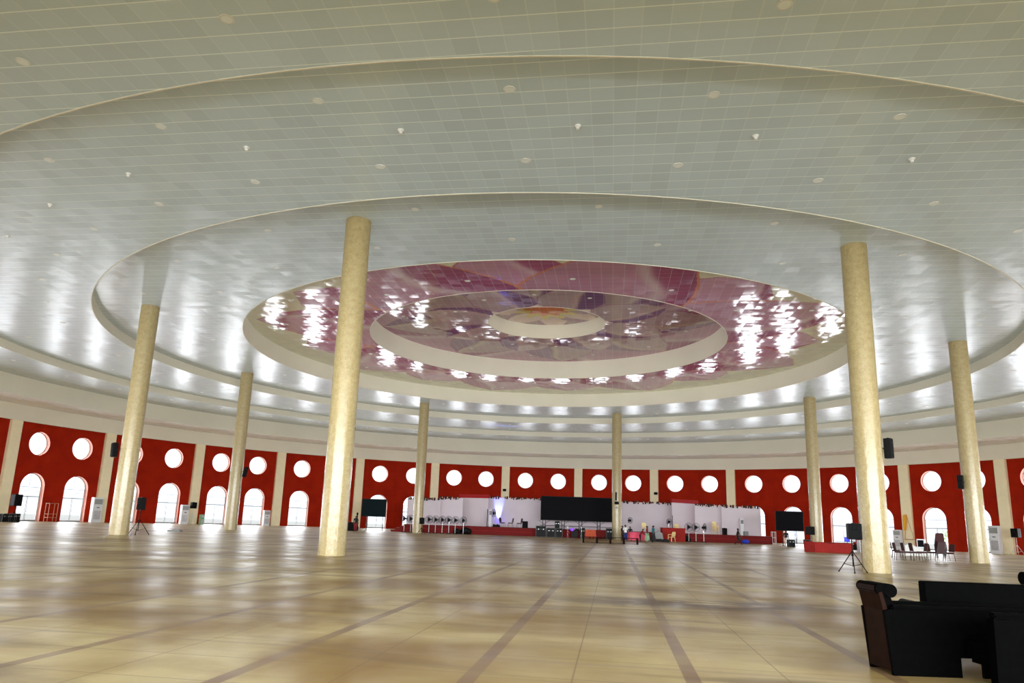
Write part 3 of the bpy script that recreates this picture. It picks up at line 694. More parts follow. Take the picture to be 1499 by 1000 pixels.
# black boxes at the left edge
def flight_case(x, y, z, w, d, h, label, rz=0, m='black', group='black equipment cases'):
    t = thing('flight_case', label, 'equipment case', (x, y, z), rz, group)
    b = MB(); b.box((0, 0, h/2), (w, d, h), bev=.015); b.build('shell', M[m], t)
    b = MB()
    for sx in (-1, 1):
        for sy in (-1, 1): b.box((sx*w/2, sy*d/2, h/2), (.015, .015, h))
    for zz in (.02, h-.02, h*.7):
        for sy in (-1, 1): b.box((0, sy*d/2, zz), (w, .012, .012))
    b.build('edge_trim', M['grey' if m == 'black' else 'silver'], t)
    b = MB()
    for sx in (-.25, .25): b.box((sx*w, -d/2-.01, h*.7), (.07, .03, .08))
    b.build('latch', M['silver'], t)
    return t
for px, w, h, lb in ((7, .9, .75, 'leftmost black case on the floor at the left edge'), (16, .8, .78, 'middle black case at the left edge below the loudspeaker'), (23, .6, .8, 'right black case at the left edge')):
    p_, a = wallside(px, 750, RW-3.2); flight_case(p_.x, p_.y, 0, w, .6, h, lb, -a)
p_, a = wallside(74, 755, RW-1.2)
t = thing('wooden_rack', 'thin brown wooden frame rack between the two leftmost doors', 'rack', (p_.x, p_.y, 0), -a)
b = MB()
for sx in (-.5, .5):
    for sy in (-.25, .25): b.bar((sx, sy, 0), (sx, sy, 1.9), .03, n=6)
b.build('post', M['beige'], t)
for z in (.45, .8, 1.88): b = MB(); b.box((0, 0, z), (1.05, .55, .04)); b.build('shelf', M['beige'], t)
p_, a = wallside(1132.5, 794, RW-1.2)
t = thing('wooden_rack', 'pale open rack in front of the red wall right of the stage', 'rack', (P(1133, 796, 88).x, 88, 0), 0)
b = MB()
for sx in (-.2, .2):
    for sy in (-.2, .2): b.bar((sx, sy, 0), (sx, sy, 1.5), .022, n=6)
b.build('post', M['steel'], t)
for z in (.1, .8, 1.45): b = MB(); b.box((0, 0, z), (.42, .42, .04)); b.build('shelf', M['steel'], t)
x = P(256, 778, 58).x; b = MB(); b.box((0, 0, .05), (1.0, .5, .1), bev=.02); b.box((.1, 0, .13), (.5, .3, .06), bev=.01); o = b.build('cable_box', M['grey'], loc=(x, 58, 0)); tag(o, 'small flat grey box lying alone on the floor at the left', 'box')
# yellow cloth and rope on the pilaster
a, z = WA(1327, 757, RW-.5); q = pol(a, RW-.52, z)
t = thing('hanging_pulley', 'yellow strap with a triangular cord frame hanging on a pilaster', 'hanging strap', q, -a)
b = MB(); b.prism([(-.35, .25), (.1, .3), (.12, -.2), (-.1, -1.5), (-.4, -1.6), (-.42, -.2)], .06, Matrix.Translation((0, -.1, 0))); b.build('strap', M['yellow'], t)
b = MB(); b.tube([(.05, -.1, .2), (-.3, -.12, -2.6), (.8, -.12, -2.6), (.05, -.1, .2)], .025, 5); b.box((.25, -.14, -2.6), (1.15, .08, .08)); b.build('cord', M['beige'], t)
# ------------------------------------------------------------------ chairs
def make_banquet():
    t = thing('banquet_chair', 'x', 'chair')
    b = MB(); b.box((0, 0, .46), (.44, .44, .08), bev=.03); b.build('seat', M['chair'], t)
    b = MB(); m_ = Matrix.Translation((0, .2, .48)) @ Matrix.Rotation(R(-9), 4, 'X')
    b.prism([(-.2, .05), (.2, .05), (.21, .42), (.15, .5), (-.15, .5), (-.21, .42)], .05, m_); b.build('backrest', M['chair'], t)
    for sx in (-1, 1):
        b = MB(); b.bar((sx*.2, -.2, .44), (sx*.21, -.24, 0), .014); b.build('leg', M['cfr'], t)
        b = MB(); b.bar((sx*.2, .2, .44), (sx*.21, .26, 0), .014); b.build('leg', M['cfr'], t)
        b = MB(); b.tube([(sx*.2, .21, .44), (sx*.2, .26, .75), (sx*.2, .29, .95)], .013); b.build('back_frame', M['cfr'], t)
    b = MB(); b.box((0, 0, .415), (.42, .42, .02)); b.build('seat_frame', M['cfr'], t)
    return t
B0 = make_banquet(); B0.location = (P(1318, 820, 48.5).x, 48.5, 0); B0.rotation_euler = (0, 0, R(78)); B0['label'] = 'maroon banquet chair facing left, closest to the large near column'; B0['group'] = 'banquet chairs beside the right columns'
B0.scale = (1.15,)*3
grp = B0['group']
for px, Y, rz, lb in ((1330, 48.6, 80, 'maroon banquet chair second in the row right of the near column'), (1342, 48.8, 84, 'maroon banquet chair third in the row right of the near column'), (1350, 49.6, -95, 'thin dark chair facing right at the end of the row of three'),
                      (1365.5, 50.2, 92, 'maroon banquet chair left of the tall stack of chairs'), (1389, 50.0, -80, 'dark banquet chair right of the tall stack of chairs'), (1313, 52.5, 60, 'dark banquet chair behind the row, by the air conditioner')):
    dup(B0, (P(px, 820, Y).x, Y, 0), R(rz), lb, grp, 1.15)
xs = P(1377, 820, 49.4).x
for i in range(8):
    lb = ['lowest', 'second lowest', 'third lowest', 'fourth from the bottom', 'fourth from the top', 'third from the top', 'second from the top', 'topmost'][i]
    o = dup(B0, (xs+.02*i, 49.4, .10*i), R(-20), lb+' chair of the tall nested stack', 'nested stack of banquet chairs', 1.15)
for px, Y, rz, lb in ((735, SY+2.2, 60, 'maroon chair on the stage nearest the blue light'), (747, SY+2.2, -75, 'middle maroon chair of three on the stage'), (760, SY+2.2, -70, 'maroon chair on the stage left of the black speaker pair')):
    dup(B0, (P(px, 775, Y).x, Y, SH), R(rz), lb, 'chairs on the left of the stage', 1.15)
def make_plastic():
    t = thing('plastic_chair', 'x', 'chair')
    b = MB(); b.box((0, 0, .42), (.46, .44, .04), bev=.015); b.build('seat', M['cream'], t)
    b = MB(); m_ = Matrix.Translation((0, .2, .42)) @ Matrix.Rotation(R(-12), 4, 'X')
    b.prism([(-.2, .06), (.2, .06), (.23, .3), (.17, .48), (-.17, .48), (-.23, .3)], .03, m_); b.build('backrest', M['cream'], t)
    for sx in (-1, 1):
        b = MB(); b.tube([(sx*.22, -.18, .42), (sx*.24, -.16, .63), (sx*.24, .22, .65)], .02); b.build('armrest', M['cream'], t)
        for sy in (-1, 1): b = MB(); b.bar((sx*.19, sy*.19, .42), (sx*.24, sy*.24, 0), .03, .018); b.build('leg', M['cream'], t)
    return t
PC = make_plastic(); PC.location = (P(983, 793, 83).x, 83, 0); PC.rotation_euler = (0, 0, R(-60)); PC.scale = (1.25,)*3; PC['label'] = 'cream plastic chair on the floor in front of the red podium'; PC['group'] = 'cream plastic chairs'
for px, py, Y, rz, z, lb in ((992, 780, SY+2, 10, SH, 'cream plastic chair on the stage behind the red podium'), (943, 780, SY+2.5, -5, SH, 'cream plastic chair on the stage behind the group of people'), (1048, 784, SY+1.4, 15, SH, 'cream plastic chair on the stage, lower of a stack of two'), (1048, 784, SY+1.4, 15, SH+.42, 'cream plastic chair stacked on another on the stage')):
    dup(PC, (P(px, py, Y).x, Y, z), R(rz), lb, 'cream plastic chairs', 1.25)
# ------------------------------------------------------------------ podium, counter, tables, cases
def block(name, px0, px1, Y, d, h, m, label, cat, top=None, py=793, z=0, rz=0):
    x0, x1 = P(px0, py, Y).x, P(px1, py, Y).x; w = x1-x0
    t = thing(name, label, cat, ((x0+x1)/2, Y+d/2, z), rz)
    b = MB(); b.box((0, 0, h/2), (w, d, h), bev=.02); b.build('body', M[m], t)
    b = MB()
    k = max(2, int(w/.35))
    for i in range(k): b.bar((-w/2+w*(i+.5)/k, -d/2, .02), (-w/2+w*(i+.5)/k, -d/2, h-.05), .03, .02, 6)
    b.build('cloth_pleats', M[m], t)
    b = MB(); b.box((0, 0, h+.015), (w+.06, d+.06, .04), bev=.01); b.build('top', M[top or m], t)
    return t
block('podium', 970, 1003.5, SY-2.2, 1.2, 1.5, 'redcloth', 'red cloth covered podium in front of the stage', 'podium')
# red counter by the column: shallow box with angled wings
t = thing('red_counter', 'low red cloth-covered counter with angled ends beside a far column', 'counter', (P(1221, 808, 60.5).x, 60.5, 0))
b = MB(); b.prism([(-1.55, 0), (1.55, 0), (1.55, .78), (.2, .78), (0, .72), (-1.62, .82)], .06); b.build('front_panel', M['redcloth'], t)
b = MB(); b.box((-1.75, .5, .42), (.06, 1.15, .84), R(22)); b.build('side_panel', M['redcloth'], t)
b = MB(); b.box((1.55, .5, .4), (.06, 1.0, .8)); b.build('side_panel', M['redcloth'], t)
b = MB(); b.box((-.05, .95, .42), (3.3, .06, .8)); b.build('rear_panel', M['stage'], t)
def table(px0, px1, Y, h, d, cloth, label, cat='table', py=793, gr=None):
    x0, x1 = P(px0, py, Y).x, P(px1, py, Y).x; w = x1-x0
    t = thing('draped_table', label, cat, ((x0+x1)/2, Y, 0), 0, gr)
    b = MB(); b.box((0, 0, h-.02), (w, d, .04)); b.build('tabletop', M['beige'], t)
    for sx in (-1, 1):
        for sy in (-1, 1): b = MB(); b.bar((sx*(w/2-.08), sy*(d/2-.08), 0), (sx*(w/2-.08), sy*(d/2-.08), h-.04), .02); b.build('leg', M['grey'], t)
    b = MB(); n_ = 28; W2, D2 = w/2+.03, d/2+.03
    per = []
    for i in range(n_*2):
        u = i/(n_*2)*4; e = int(u); f_ = u-e
        per.append([(-W2+2*W2*f_, -D2), (W2, -D2+2*D2*f_), (W2-2*W2*f_, D2), (-W2, D2-2*D2*f_)][e])
    top = [b.bm.verts.new((x, y, h+.012)) for x, y in per]; bot = [b.bm.verts.new((x*(1+.03*(1+(-1)**i)), y*(1+.05*(1+(-1)**i)), .12+.06*math.sin(i*1.3))) for i, (x, y) in enumerate(per)]
    b.bm.faces.new(top)
    for i in range(len(per)): j = (i+1) % len(per); b.bm.faces.new([top[i], top[j], bot[j], bot[i]])
    o = b.build('tablecloth', M[cloth]); o.location = t.location; tag(o, {'pink': 'pink cloth draped over the table by the standing people', 'orange': 'orange-pink cloth draped over the table below the huge screen', 'stage': 'dark red cloth draped over the table next to the orange one'}[cloth], 'tablecloth')
    return t
table(921, 944, 80.0, .95, 1.1, 'pink', 'table under a pink cloth among the standing people')
table(857, 871, 86.0, 1.0, .8, 'orange', 'table under an orange-pink cloth below the huge screen', py=788)
table(872, 887, 86.3, 1.0, .8, 'stage', 'table under a dark red cloth left of the central far column', py=788)
for px0, px1, Y, h, z, lb in ((784, 799, SY-.9, 1.25, 0, 'black trolley of equipment at the left end below the huge screen'), (800, 812, SY-.8, 1.05, 0, 'black case second from the left below the huge screen'), (813, 823, SY-.8, 1.05, 0, 'black case third from the left below the huge screen'), (887, 896, 84.0, 1.25, 0, 'black rack case with pale edges left of the central far column'), (849, 856, SY-.8, 1.2, 0, 'narrow black case right of the purple-lit drums')):
    x0, x1 = P(px0, 788, Y).x, P(px1, 788, Y).x; flight_case((x0+x1)/2, Y, z, x1-x0-.05, .7, h, lb, group='black cases below the huge screen')
# keyboard / amp on cases
flight_case(P(815.5, 775, SY+1).x, SY+1, SH, .55, .5, .95, 'small black case standing on the stage under the huge screen', group='black cases below the huge screen')
for px, lb in ((766.5, 'left of two black loudspeakers on the stage floor'), (770.5, 'right of two black loudspeakers on the stage floor')):
    speaker(P(px, 776, SY+.8).x, SY+.8, SH, .33, .4, .8, lb, 0, group='pair of speakers on the stage')
speaker(P(1061, 785, SY+.9).x, SY+.9, SH, .5, .45, .8, 'black loudspeaker on the right of the stage by the stacked chairs')
# monitors wedge on the left of stage in the blue light
for px, lb in ((724, 'blue-lit wedge monitor left on the stage'), (729, 'blue-lit wedge monitor right on the stage')):
    x = P(px, 776, SY+1).x
    t = thing('wedge_monitor', lb, 'loudspeaker', (x, SY+1, SH), 0, 'wedge monitors in the blue light')
    b = MB(); b.prism([(-.24, 0), (.24, 0), (.24, .22), (-.1, .36), (-.24, .3)], .5); b.build('cabinet', M['black'], t)
    b = MB(); b.box((0, -.01, .14), (.4, .02, .18)); b.build('grille', M['grille'], t)
# drums
x = P(841, 788, SY-1.4).x
t = thing('drum_kit', 'dark drum kit with a purple light below the huge screen', 'drum kit', (x, SY-1.4, 0))
rotx = Matrix.Rotation(PI/2, 4, 'X')
b = MB(); b.lathe([(.001, -.22), (.42, -.22), (.42, .22), (.001, .22)], 24, (0, 0, .45), rotx); b.build('bass_drum', M['black'], t)
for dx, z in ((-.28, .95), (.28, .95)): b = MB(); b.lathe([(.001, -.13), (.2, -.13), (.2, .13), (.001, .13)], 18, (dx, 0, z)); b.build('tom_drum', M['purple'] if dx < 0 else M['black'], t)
for dx, z in ((-.8, 1.35), (.8, 1.3)):
    b = MB(); b.bar((dx, 0, 0), (dx, 0, z), .014, n=6); b.bar((dx-.25, 0, .02), (dx, 0, .4), .012, n=5); b.bar((dx+.25, 0, .02), (dx, 0, .4), .012, n=5); b.build('cymbal_stand', M['chrome'], t)
    b = MB(); b.lathe([(.001, .03), (.06, .02), (.28, 0)], 18, (dx, 0, z)); b.build('cymbal', M['yellow'], t)
b = MB(); b.lathe([(.001, -.1), (.24, -.1), (.24, .1), (.001, .1)], 18, (-.75, -.3, .6)); b.bar((-.75, -.3, 0), (-.75, -.3, .5), .02, n=6); b.build('floor_tom', M['cred'], t)
# bench frame
xa, xb = P(853, 795, 66).x, P(934, 798, 66).x
t = thing('long_bench', 'long low dark bench frame with five legs before the central far column', 'bench', ((xa+xb)/2, 66.0, 0), R(0)); w = xb-xa
b = MB(); b.box((0, 0, .52), (w, .45, .06), bev=.01); b.build('top_rail', M['brown'], t)
b = MB(); b.box((0, -.18, .06), (w, .04, .04)); b.build('bottom_rail', M['brown'], t)
for i in range(5):
    b = MB(); xx = -w/2+.06+(w-.12)*i/4; b.box((xx, -.18, .25), (.12, .06, .5)); b.box((xx, .18, .25), (.12, .06, .5)); b.build('leg', M['brown'], t)
# items on the floor right of people
for i, (px, m_, lb) in enumerate(((957, 'black', 'black bag on the floor by the person in teal'), (966, 'cdark', 'dark bag on the floor left of the cream chair'), (975, 'black', 'flat black case on the floor before the red podium'))):
    b = MB(); x = P(px, 795, 81.5).x; b.box((0, 0, .14), (.75, .5, .28), bev=.07); b.bar((-.2, 0, .28), (.2, 0, .30), .02); o = b.build('equipment_bag', M[m_], loc=(x, 81.5, 0)); tag(o, lb, 'bag', 'bags on the floor by the podium')
t = thing('shopping_heap', 'dark cloth-covered stand between the teal person and the podium', 'covered stand', (P(964, 793, 84).x, 84, 0))
b = MB(); b.prism([(-.6, 0), (.6, 0), (.45, .9), (.1, 1.1), (-.35, .95)], .7); b.build('cover', M['grey'], t)
t.name = 'covered_stand'
b = MB(); b.sphere((0, 0, .2), .42, (1.1, .8, .6)); o = b.build('blue_sack', M['sackm'], loc=(P(1091, 796, SY-.5).x, SY-.6, .04), smooth=True); tag(o, 'blue sack on the floor before the right end of the stage', 'sack')
for px, lb, sc_ in ((668, 'black bundle at the foot of the fifth fan', 1.), (681, 'black bundle at the right end of the left fan row', 1.3), (1004, 'black bag between the podium and the fans', 1.15)):
    b = MB(); b.sphere((0, 0, .3), .4, (1, .7, .8)); b.sphere((.3, .1, .22), .28); o = b.build('black_bundle', M['black'], loc=(P(px, 780 if px < 800 else 794, SY-.5).x, SY-.5, .02), smooth=True); o.scale = (sc_,)*3; tag(o, lb, 'bundle')
# uplight tower + thin towers on stage
for px, Y, h, w_, lb in ((717, SY+4, 2.1, .35, 'white air tower lit blue at the left of the back wall'), (1086, SY+1.2, 2.0, .42, 'white standing air conditioner on the right of the stage')):
    t = thing('tower_air_conditioner', lb, 'air conditioner', (P(px, 778, Y).x, Y, SH)); b = MB(); b.box((0, 0, h/2), (w_, .4, h), bev=.03); b.build('body', M['white'], t); b = MB(); b.box((0, -.21, h*.8), (w_*.7, .02, h*.22)); b.build('vent', M['grey'], t)
b = MB(); b.box((0, 0, .25), (.5, .4, .5), bev=.02); b.box((0, -.21, .25), (.4, .02, .3)); o = b.build('small_box', M['grey'], loc=(P(1092, 784, SY+.8).x, SY+.8, SH)); tag(o, 'small grey box on the stage beside the standing air conditioner', 'box')
for px, lb in ((712.5, 'thin dark pole at the left corner of the stage back wall'), (984.5, 'thin dark pole behind the red podium')):
    b = MB(); b.bar((0, 0, 0), (0, 0, 2.1), .04); b.lathe([(.001, 0), (.2, 0), (.2, .04), (.04, .06)], 14); o = b.build('banner_pole', M['black'], loc=(P(px, 776, SY+2).x, SY+2, SH)); tag(o, lb, 'pole')
# desk with monitor at the right
t = thing('mixing_desk', 'equipment desk with a blue monitor behind the tripod at the right', 'desk', (P(1250, 798, 66).x, 66, 0))
b = MB(); b.box((0, 0, .72), (1.9, .8, .06)); b.build('desk_top', M['black'], t)
for sx in (-.85, .85): b = MB(); b.box((sx, 0, .35), (.06, .7, .7)); b.build('leg', M['black'], t)
b = MB(); b.box((0, .3, .4), (1.6, .05, .5)); b.build('modesty_panel', M['black'], t)
def mon(px, z, w_, h_, m, lb):
    t = thing('monitor', lb, 'monitor', (P(px, 790, 66).x, 66, .75)); b = MB(); b.box((0, 0, .1+h_/2), (w_, .04, h_), bev=.01); b.build('casing', M['black'], t); b = MB(); b.box((0, -.022, .1+h_/2), (w_*.9, .006, h_*.86)); b.build('display', M[m], t); b = MB(); b.bar((0, 0, 0), (0, 0, .12), .03); b.box((0, 0, .01), (.25, .18, .02)); b.build('foot', M['black'], t)
mon(1240, 0, .5, .42, 'bluescr', 'blue glowing monitor on the desk at the right'); mon(1249, 0, .42, .36, 'white', 'white-screened monitor on the desk at the right')
flight_case(P(1261, 798, 64.8).x, 64.8, 0, .55, .5, 1.05, 'white and grey rack case right of the desk', m='white')
for px, w_, h_, lb in ((1158, .65, .75, 'black speaker box on the floor right of the dark screen'), (1163.5, .4, .7, 'narrow dark box between the dark screen and the column'), (1181, .45, .8, 'dark box left of the tripod at the far column')):
    x = P(px, 799, 78).x; flight_case(x, 78+(.6 if px == 1163.5 else 0), 0, w_, .5, h_, lb)
# items at the left speaker stack
for px, h_, lb in ((513.5, .95, 'black box at the left of the dark screen, half behind the near column'), ):
    speaker(P(px, 776, 84).x, 84, 0, .7, .6, h_, lb)
# table with white cover + tv behind chairs
t = thing('covered_table', 'low table with a white sheet behind the banquet chairs', 'table', (P(1340, 806, 60).x, 60, 0))
b = MB(); b.prism([(-.9, 0), (1.0, 0), (1.0, .45), (.4, .62), (-.5, .95), (-.8, .8)], .8); b.build('sheet', M['cwhite'], t)
t = thing('television', 'small television set behind the banquet chairs', 'television', (P(1349, 800, 62).x, 62, .55)); b = MB(); b.box((0, 0, .4), (.75, .1, .75), bev=.02); b.build('casing', M['white'], t); b = MB(); b.box((-.08, -.055, .42), (.5, .01, .55)); b.build('display', M['screen'], t)
b = MB(); b.box((0, 0, -.27), (.8, .4, .55)); b.build('cabinet', M['white'], t)
# plants outside the right-hand doors
def shrub(p_, h_, label):
    t = thing('garden_shrub', label, 'shrub', p_, 0, 'shrubs outside the right doors'); b = MB()
    b.tube([(0, 0, 0), (.05, 0, h_*.5), (0, .03, h_*.85)], .03, 5); b.build('stem', M['beige'], t)
    b = MB(); rnd = random.Random(int(p_[0]*10))
    for i in range(160):
        th, ph = rnd.uniform(0, 2*PI), rnd.uniform(-.9, 1.4); rr = .65*rnd.uniform(.3, 1)
        c = Vector((math.cos(th)*rr, math.sin(th)*rr*.6, h_*.65+math.sin(ph)*rr*1.3))
        d1 = Vector((rnd.uniform(-1, 1), rnd.uniform(-1, 1), rnd.uniform(-1, 1))).normalized()*.13; d2 = Vector((rnd.uniform(-1, 1), rnd.uniform(-1, 1), rnd.uniform(-1, 1))).normalized()*.05
        b.bm.faces.new([b.bm.verts.new(c-d1), b.bm.verts.new(c+d2), b.bm.verts.new(c+d1), b.bm.verts.new(c-d2)])
    b.build('foliage', M['leafm'], t, normals=False)
for m, sx, k, h in doors_:
    if (k, h) in ((11, 0), (11, 1), (12, 0), (1, 0)):
        q = m @ Vector((sx+.5, TH+.9, 0)); shrub((q.x, q.y, 0), 2.6 if k != 12 else 3.2, 'leafy green shrub seen through the glass of an arched door')
# ------------------------------------------------------------------ people
def person(x, y, z, h, label, shirt, trousers, pose='stand', rz=0, longskirt=False, grp=None):
    me = bpy.data.meshes.new('person'); o = bpy.data.objects.new('person', me); C.objects.link(o)
    st = {'stand': ((-.03, .02), (.03, -.02)), 'walk': ((.26, -.02), (-.28, .02)), 'bend': ((-.03, 0), (.03, 0))}[pose]
    lean = .42 if pose == 'bend' else (.04 if pose == 'walk' else 0)
    V = []; Rr = []; E = []
    def v(co, r, par=None):
        V.append(co); Rr.append(r); i = len(V)-1
        if par is not None: E.append((par, i))
        return i
    pel = v((0, 0, .54), .085)
    wa = v((0, -lean*.12, .62), .075, pel); ch = v((0, -lean*.28, .73), .085, wa); sh = v((0, -lean*.4, .805), .06, ch); nk = v((0, -lean*.46, .85), .033, sh)
    hd = v((0, -lean*.52-.008, .905), .052, nk); tp = v((0, -lean*.55-.006, .955), .046, hd)
    for s, (fy, by) in ((-1, st), (1, (st[1][0], st[1][1]))):
        foot = st[0][0] if s < 0 else st[1][0]
        hp = v((s*.055, 0, .50), .062, pel); kn = v((s*.06, -abs(foot)*.35-.01+(-foot)*.25, .275), .042, hp); an = v((s*.06, -foot*.6, .045), .024, kn); v((s*.065, -foot*.6-.085, .02), .022, an)
        so = v((s*.115, -lean*.4, .80), .04, sh)
        reach = {'stand': (.02, -.02), 'walk': (-foot*.3, -foot*.5), 'bend': (-.12, -.26)}[pose]
        el = v((s*.14, -lean*.35+reach[0]*.6, .645), .028, so); wr = v((s*.125, -lean*.3+reach[1]-.03, .515), .019, el); v((s*.12, -lean*.3+reach[1]-.05, .465), .021, wr)
    me.from_pydata(V, E, [])
    md = o.modifiers.new('skin', 'SKIN'); sv = me.skin_vertices[0].data
    for i, r in enumerate(Rr): sv[i].radius = (r, r*(.72 if i in (pel, wa, ch, sh) else 1)); sv[i].use_root = (i == pel)
    o.modifiers.new('sub', 'SUBSURF').levels = 1; o.modifiers['sub'].render_levels = 1
    dg = bpy.context.evaluated_depsgraph_get(); nm_ = bpy.data.meshes.new_from_object(o.evaluated_get(dg))
    o.modifiers.clear(); o.data = nm_
    bm = bmesh.new(); bm.from_mesh(nm_)
    # fingers, nose and ears join the body mesh
    mb = MB(); mb.bm.free(); mb.bm = bm
    hy = -lean*.53
    mb.bar((0, hy-.05, .915), (0, hy-.068, .9), .006, .01, 5)
    for s in (-1, 1):
        mb.sphere((s*.05, hy, .91), .012, (.5, 1, 1.4), 6); mb.sphere((s*.018, hy-.05, .925), .006, n=6)
        reach = {'stand': -.02, 'walk': -(st[0][0] if s < 0 else st[1][0])*.5, 'bend': -.26}[pose]; yy = -lean*.3+reach-.055
        for f in range(4): mb.bar((s*.12, yy-.016+f*.011, .455), (s*.112, yy-.02+f*.011, .405+.006*abs(f-1.5)), .0055, .004, 5)
        mb.bar((s*.115, yy-.02, .47), (s*.1, yy-.04, .44), .006, .0045, 5)
    bm.to_mesh(nm_); bm.free()
    nm_.materials.clear()
    for m_ in ('skin', shirt, trousers, 'black'): nm_.materials.append(M[m_])
    for p_ in nm_.polygons:
        c = p_.center; p_.use_smooth = True
        if c.z > .835 or (abs(c.x) > .1 and c.z < .66): p_.material_index = 0
        elif c.z > .545: p_.material_index = 1
        elif c.z > .04: p_.material_index = 2
        else: p_.material_index = 3
    o.location = (x, y, z); o.rotation_euler = (0, 0, rz); o.scale = (h*1.14, h*1.14, h)
    tag(o, label, 'person', grp)
    b = MB(); b.sphere((0, hy+.012, .94), .056, (1, 1.05, .85), 12); b.build('hair', M['hair'], o, smooth=True)
    if longskirt:
        b = MB(); b.lathe([(.085, .56), (.11, .4), (.15, .12)], 16); b.build('skirt', M[trousers], o, smooth=True)
    return o
def pp(px, py, Y): return P(px, py, Y).x
person(pp(915.5, 794, 78), 78, 0, 1.72, 'person in a white shirt and blue jeans right of the central column', 'cwhite', 'cblue', rz=.5)
person(pp(911.2, 794, 79.2), 79.2, 0, 1.62, 'person in dark clothes half hidden by the central column', 'cdark', 'cdark', rz=1.0)
person(pp(922.5, 794, 81.8), 81.8, 0, 1.55, 'person in a black top leaning behind the pink table', 'cdark', 'cdark', rz=.2)
person(pp(947.5, 794, 78.2), 78.2, 0, 1.68, 'person in a dark red top and pale skirt beside the pink table', 'cred', 'cgreen', rz=1.2, longskirt=True)
person(pp(956.3, 795, 76.5), 76.5, 0, 1.74, 'person in a teal top and black skirt near the bags', 'cteal', 'cdark', rz=-1.4, longskirt=True)
person(pp(1080.5, 797.5, 80.5), 80.5, 0, 1.74, 'person in black walking in front of the right of the stage', 'cdark', 'cdark', 'walk', rz=R(80))
person(pp(1151.5, 798.5, 80.6), 80.6, 0, 1.72, 'person in a dark top and pale trousers below the dark screen', 'cdark', 'cwhite', rz=.3)
person(pp(520, 777, 82.5), 82.5, 0, 1.7, 'person in dark clothes just right of the large near left column', 'cdark', 'cred', rz=-.4)
person(pp(937, 795, 78.6), 78.6, 0, 1.35, 'person in dark red bending over at the pink table front', 'cred', 'cdark', 'bend', rz=R(100))
# cello-like black case leaning by the person
t = thing('guitar_case', 'tall black instrument case standing left of the dark screen', 'instrument case', (pp(521.5, 776, 84.3), 84.3, 0), 0)
b = MB(); b.lathe([(.001, 0), (.22, .05), (.26, .35), (.16, .65), (.2, .9), (.09, 1.15), (.07, 1.7), (.12, 1.95), (.001, 2.1)], 16); o = b.build('case_body', M['black'], t, smooth=True); o.scale = (1, .45, 1)
b = MB(); b.bar((-.05, -.12, 1.0), (.05, -.12, 1.15), .02); b.build('handle', M['blackm'], t)
# ------------------------------------------------------------------ the dark sofas in the foreground
def rolled(b, x0, x1, y, z, r): b.bar((x0, y, z), (x1, y, z), r, n=20)
# A: seen from its side, facing right
XA, YA = P(1309, 990, 8.95).x, 8.95
t = thing('leather_sofa', 'black leather seat seen side-on, with padded headrest roll and dark brown back panel', 'sofa', (XA, YA, 0), 0)
b = MB(); b.prism([(.0, 0), (.80, 0), (.80, .722), (.02, .74), (-.06, .72)], .05).prism([(.80, .235), (1.06, .235), (1.06, .716), (.80, .722)], .05).prism([(1.06, 0), (1.95, 0), (1.95, .70), (1.06, .716)], .05); sp_ = b.build('side_panel', M['leather'], t)
b = MB(); b.box((.98, .02, .755), (1.94, .12, .07), bev=.03); b.build('armrest', M['leather'], t)
b = MB(); b.prism([(.0, 0), (.45, 0), (.45, .73), (.02, .74), (-.06, .72)], .05, Matrix.Translation((0, .52, 0))).prism([(.45, .3), (1.95, .3), (1.95, .70), (.45, .73)], .05, Matrix.Translation((0, .52, 0))); b.build('side_panel', M['leather'], t)
b = MB(); b.box((.98, .56, .755), (1.94, .12, .07), bev=.03); b.build('armrest', M['leather'], t)
b = MB(); b.prism([(-.005, .04), (.05, .04), (-.0, .74), (-.05, .93), (-.09, .92), (-.05, .72)], .5, Matrix.Translation((0, .04, 0))); b.build('back_panel', M['brown'], t)
b = MB(); b.prism([(.03, .3), (.2, .3), (.1, .74), (.05, .9), (-.04, .93), (.01, .72)], .46, Matrix.Translation((0, .06, 0))); b.build('backrest', M['leather'], t)
b = MB(); b.bar((.055, .04, .945), (.055, .54, .945), .078, n=20); b.bar((-.055, .045, .965), (-.055, .535, .965), .066, n=20); b.box((0, .29, .955), (.11, .48, .14)); hr = b.build('headrest', M['leather'], t, smooth=True)
b = MB(); b.box((-.105, .29, .965), (.04, .46, .1), Matrix.Rotation(.12, 4, 'Y'), bev=.02); b.build('headrest_piping', M['brown'], hr)
b = MB(); b.box((.75, .29, .38), (1.2, .44, .2), bev=.06); b.build('seat', M['leather'], t, smooth=True)
# B: long back seen from behind, second row
YB = 9.95; xB0 = P(1353, 851, YB).x
zB = P(1353, 851, YB).z; zBr = P(1499, 857, YB).z
t = thing('leather_sofa', 'long black leather sofa with a flat-topped back running out of the right edge', 'sofa', (xB0, YB, 0), 0)
b = MB(); b.prism([(0, .06), (2.1, .06), (2.1, zB-.01), (0, zB)], .16); o = b.build('backrest', M['leather'], t)
md = o.modifiers.new('bevel', 'BEVEL'); md.width = .02; md.segments = 3
b = MB(); b.box((1.05, .5, .34), (1.95, .75, .22), bev=.05); b.build('seat', M['leather'], t)
qa = P(1344, 884, 10.15)
for xx in (-.02, 2.06):
    b = MB(); b.box((xx, .3, .33), (.14, .4, .56), bev=.04); am_ = b.build('armrest', M['leather'], t)
    b = MB(); b.bar((xx-.06, .17, qa.z-.03), (xx-.02, .5, qa.z-.03), .07, n=16); b.build('armrest_roll', M['black'], am_, smooth=True)
for xx in (.1, 2.0): b = MB(); b.box((xx, .1, .03), (.08, .08, .06)); b.build('leg', M['brown'], t)
b = MB(); b.box((.0, 0, 0), (.14, .004, .05), bev=.001); pl = b.build('metal_plate', M['silver'], t, loc=(P(1441, 906, YB).x-xB0, -.006, P(1441, 906, YB).z))
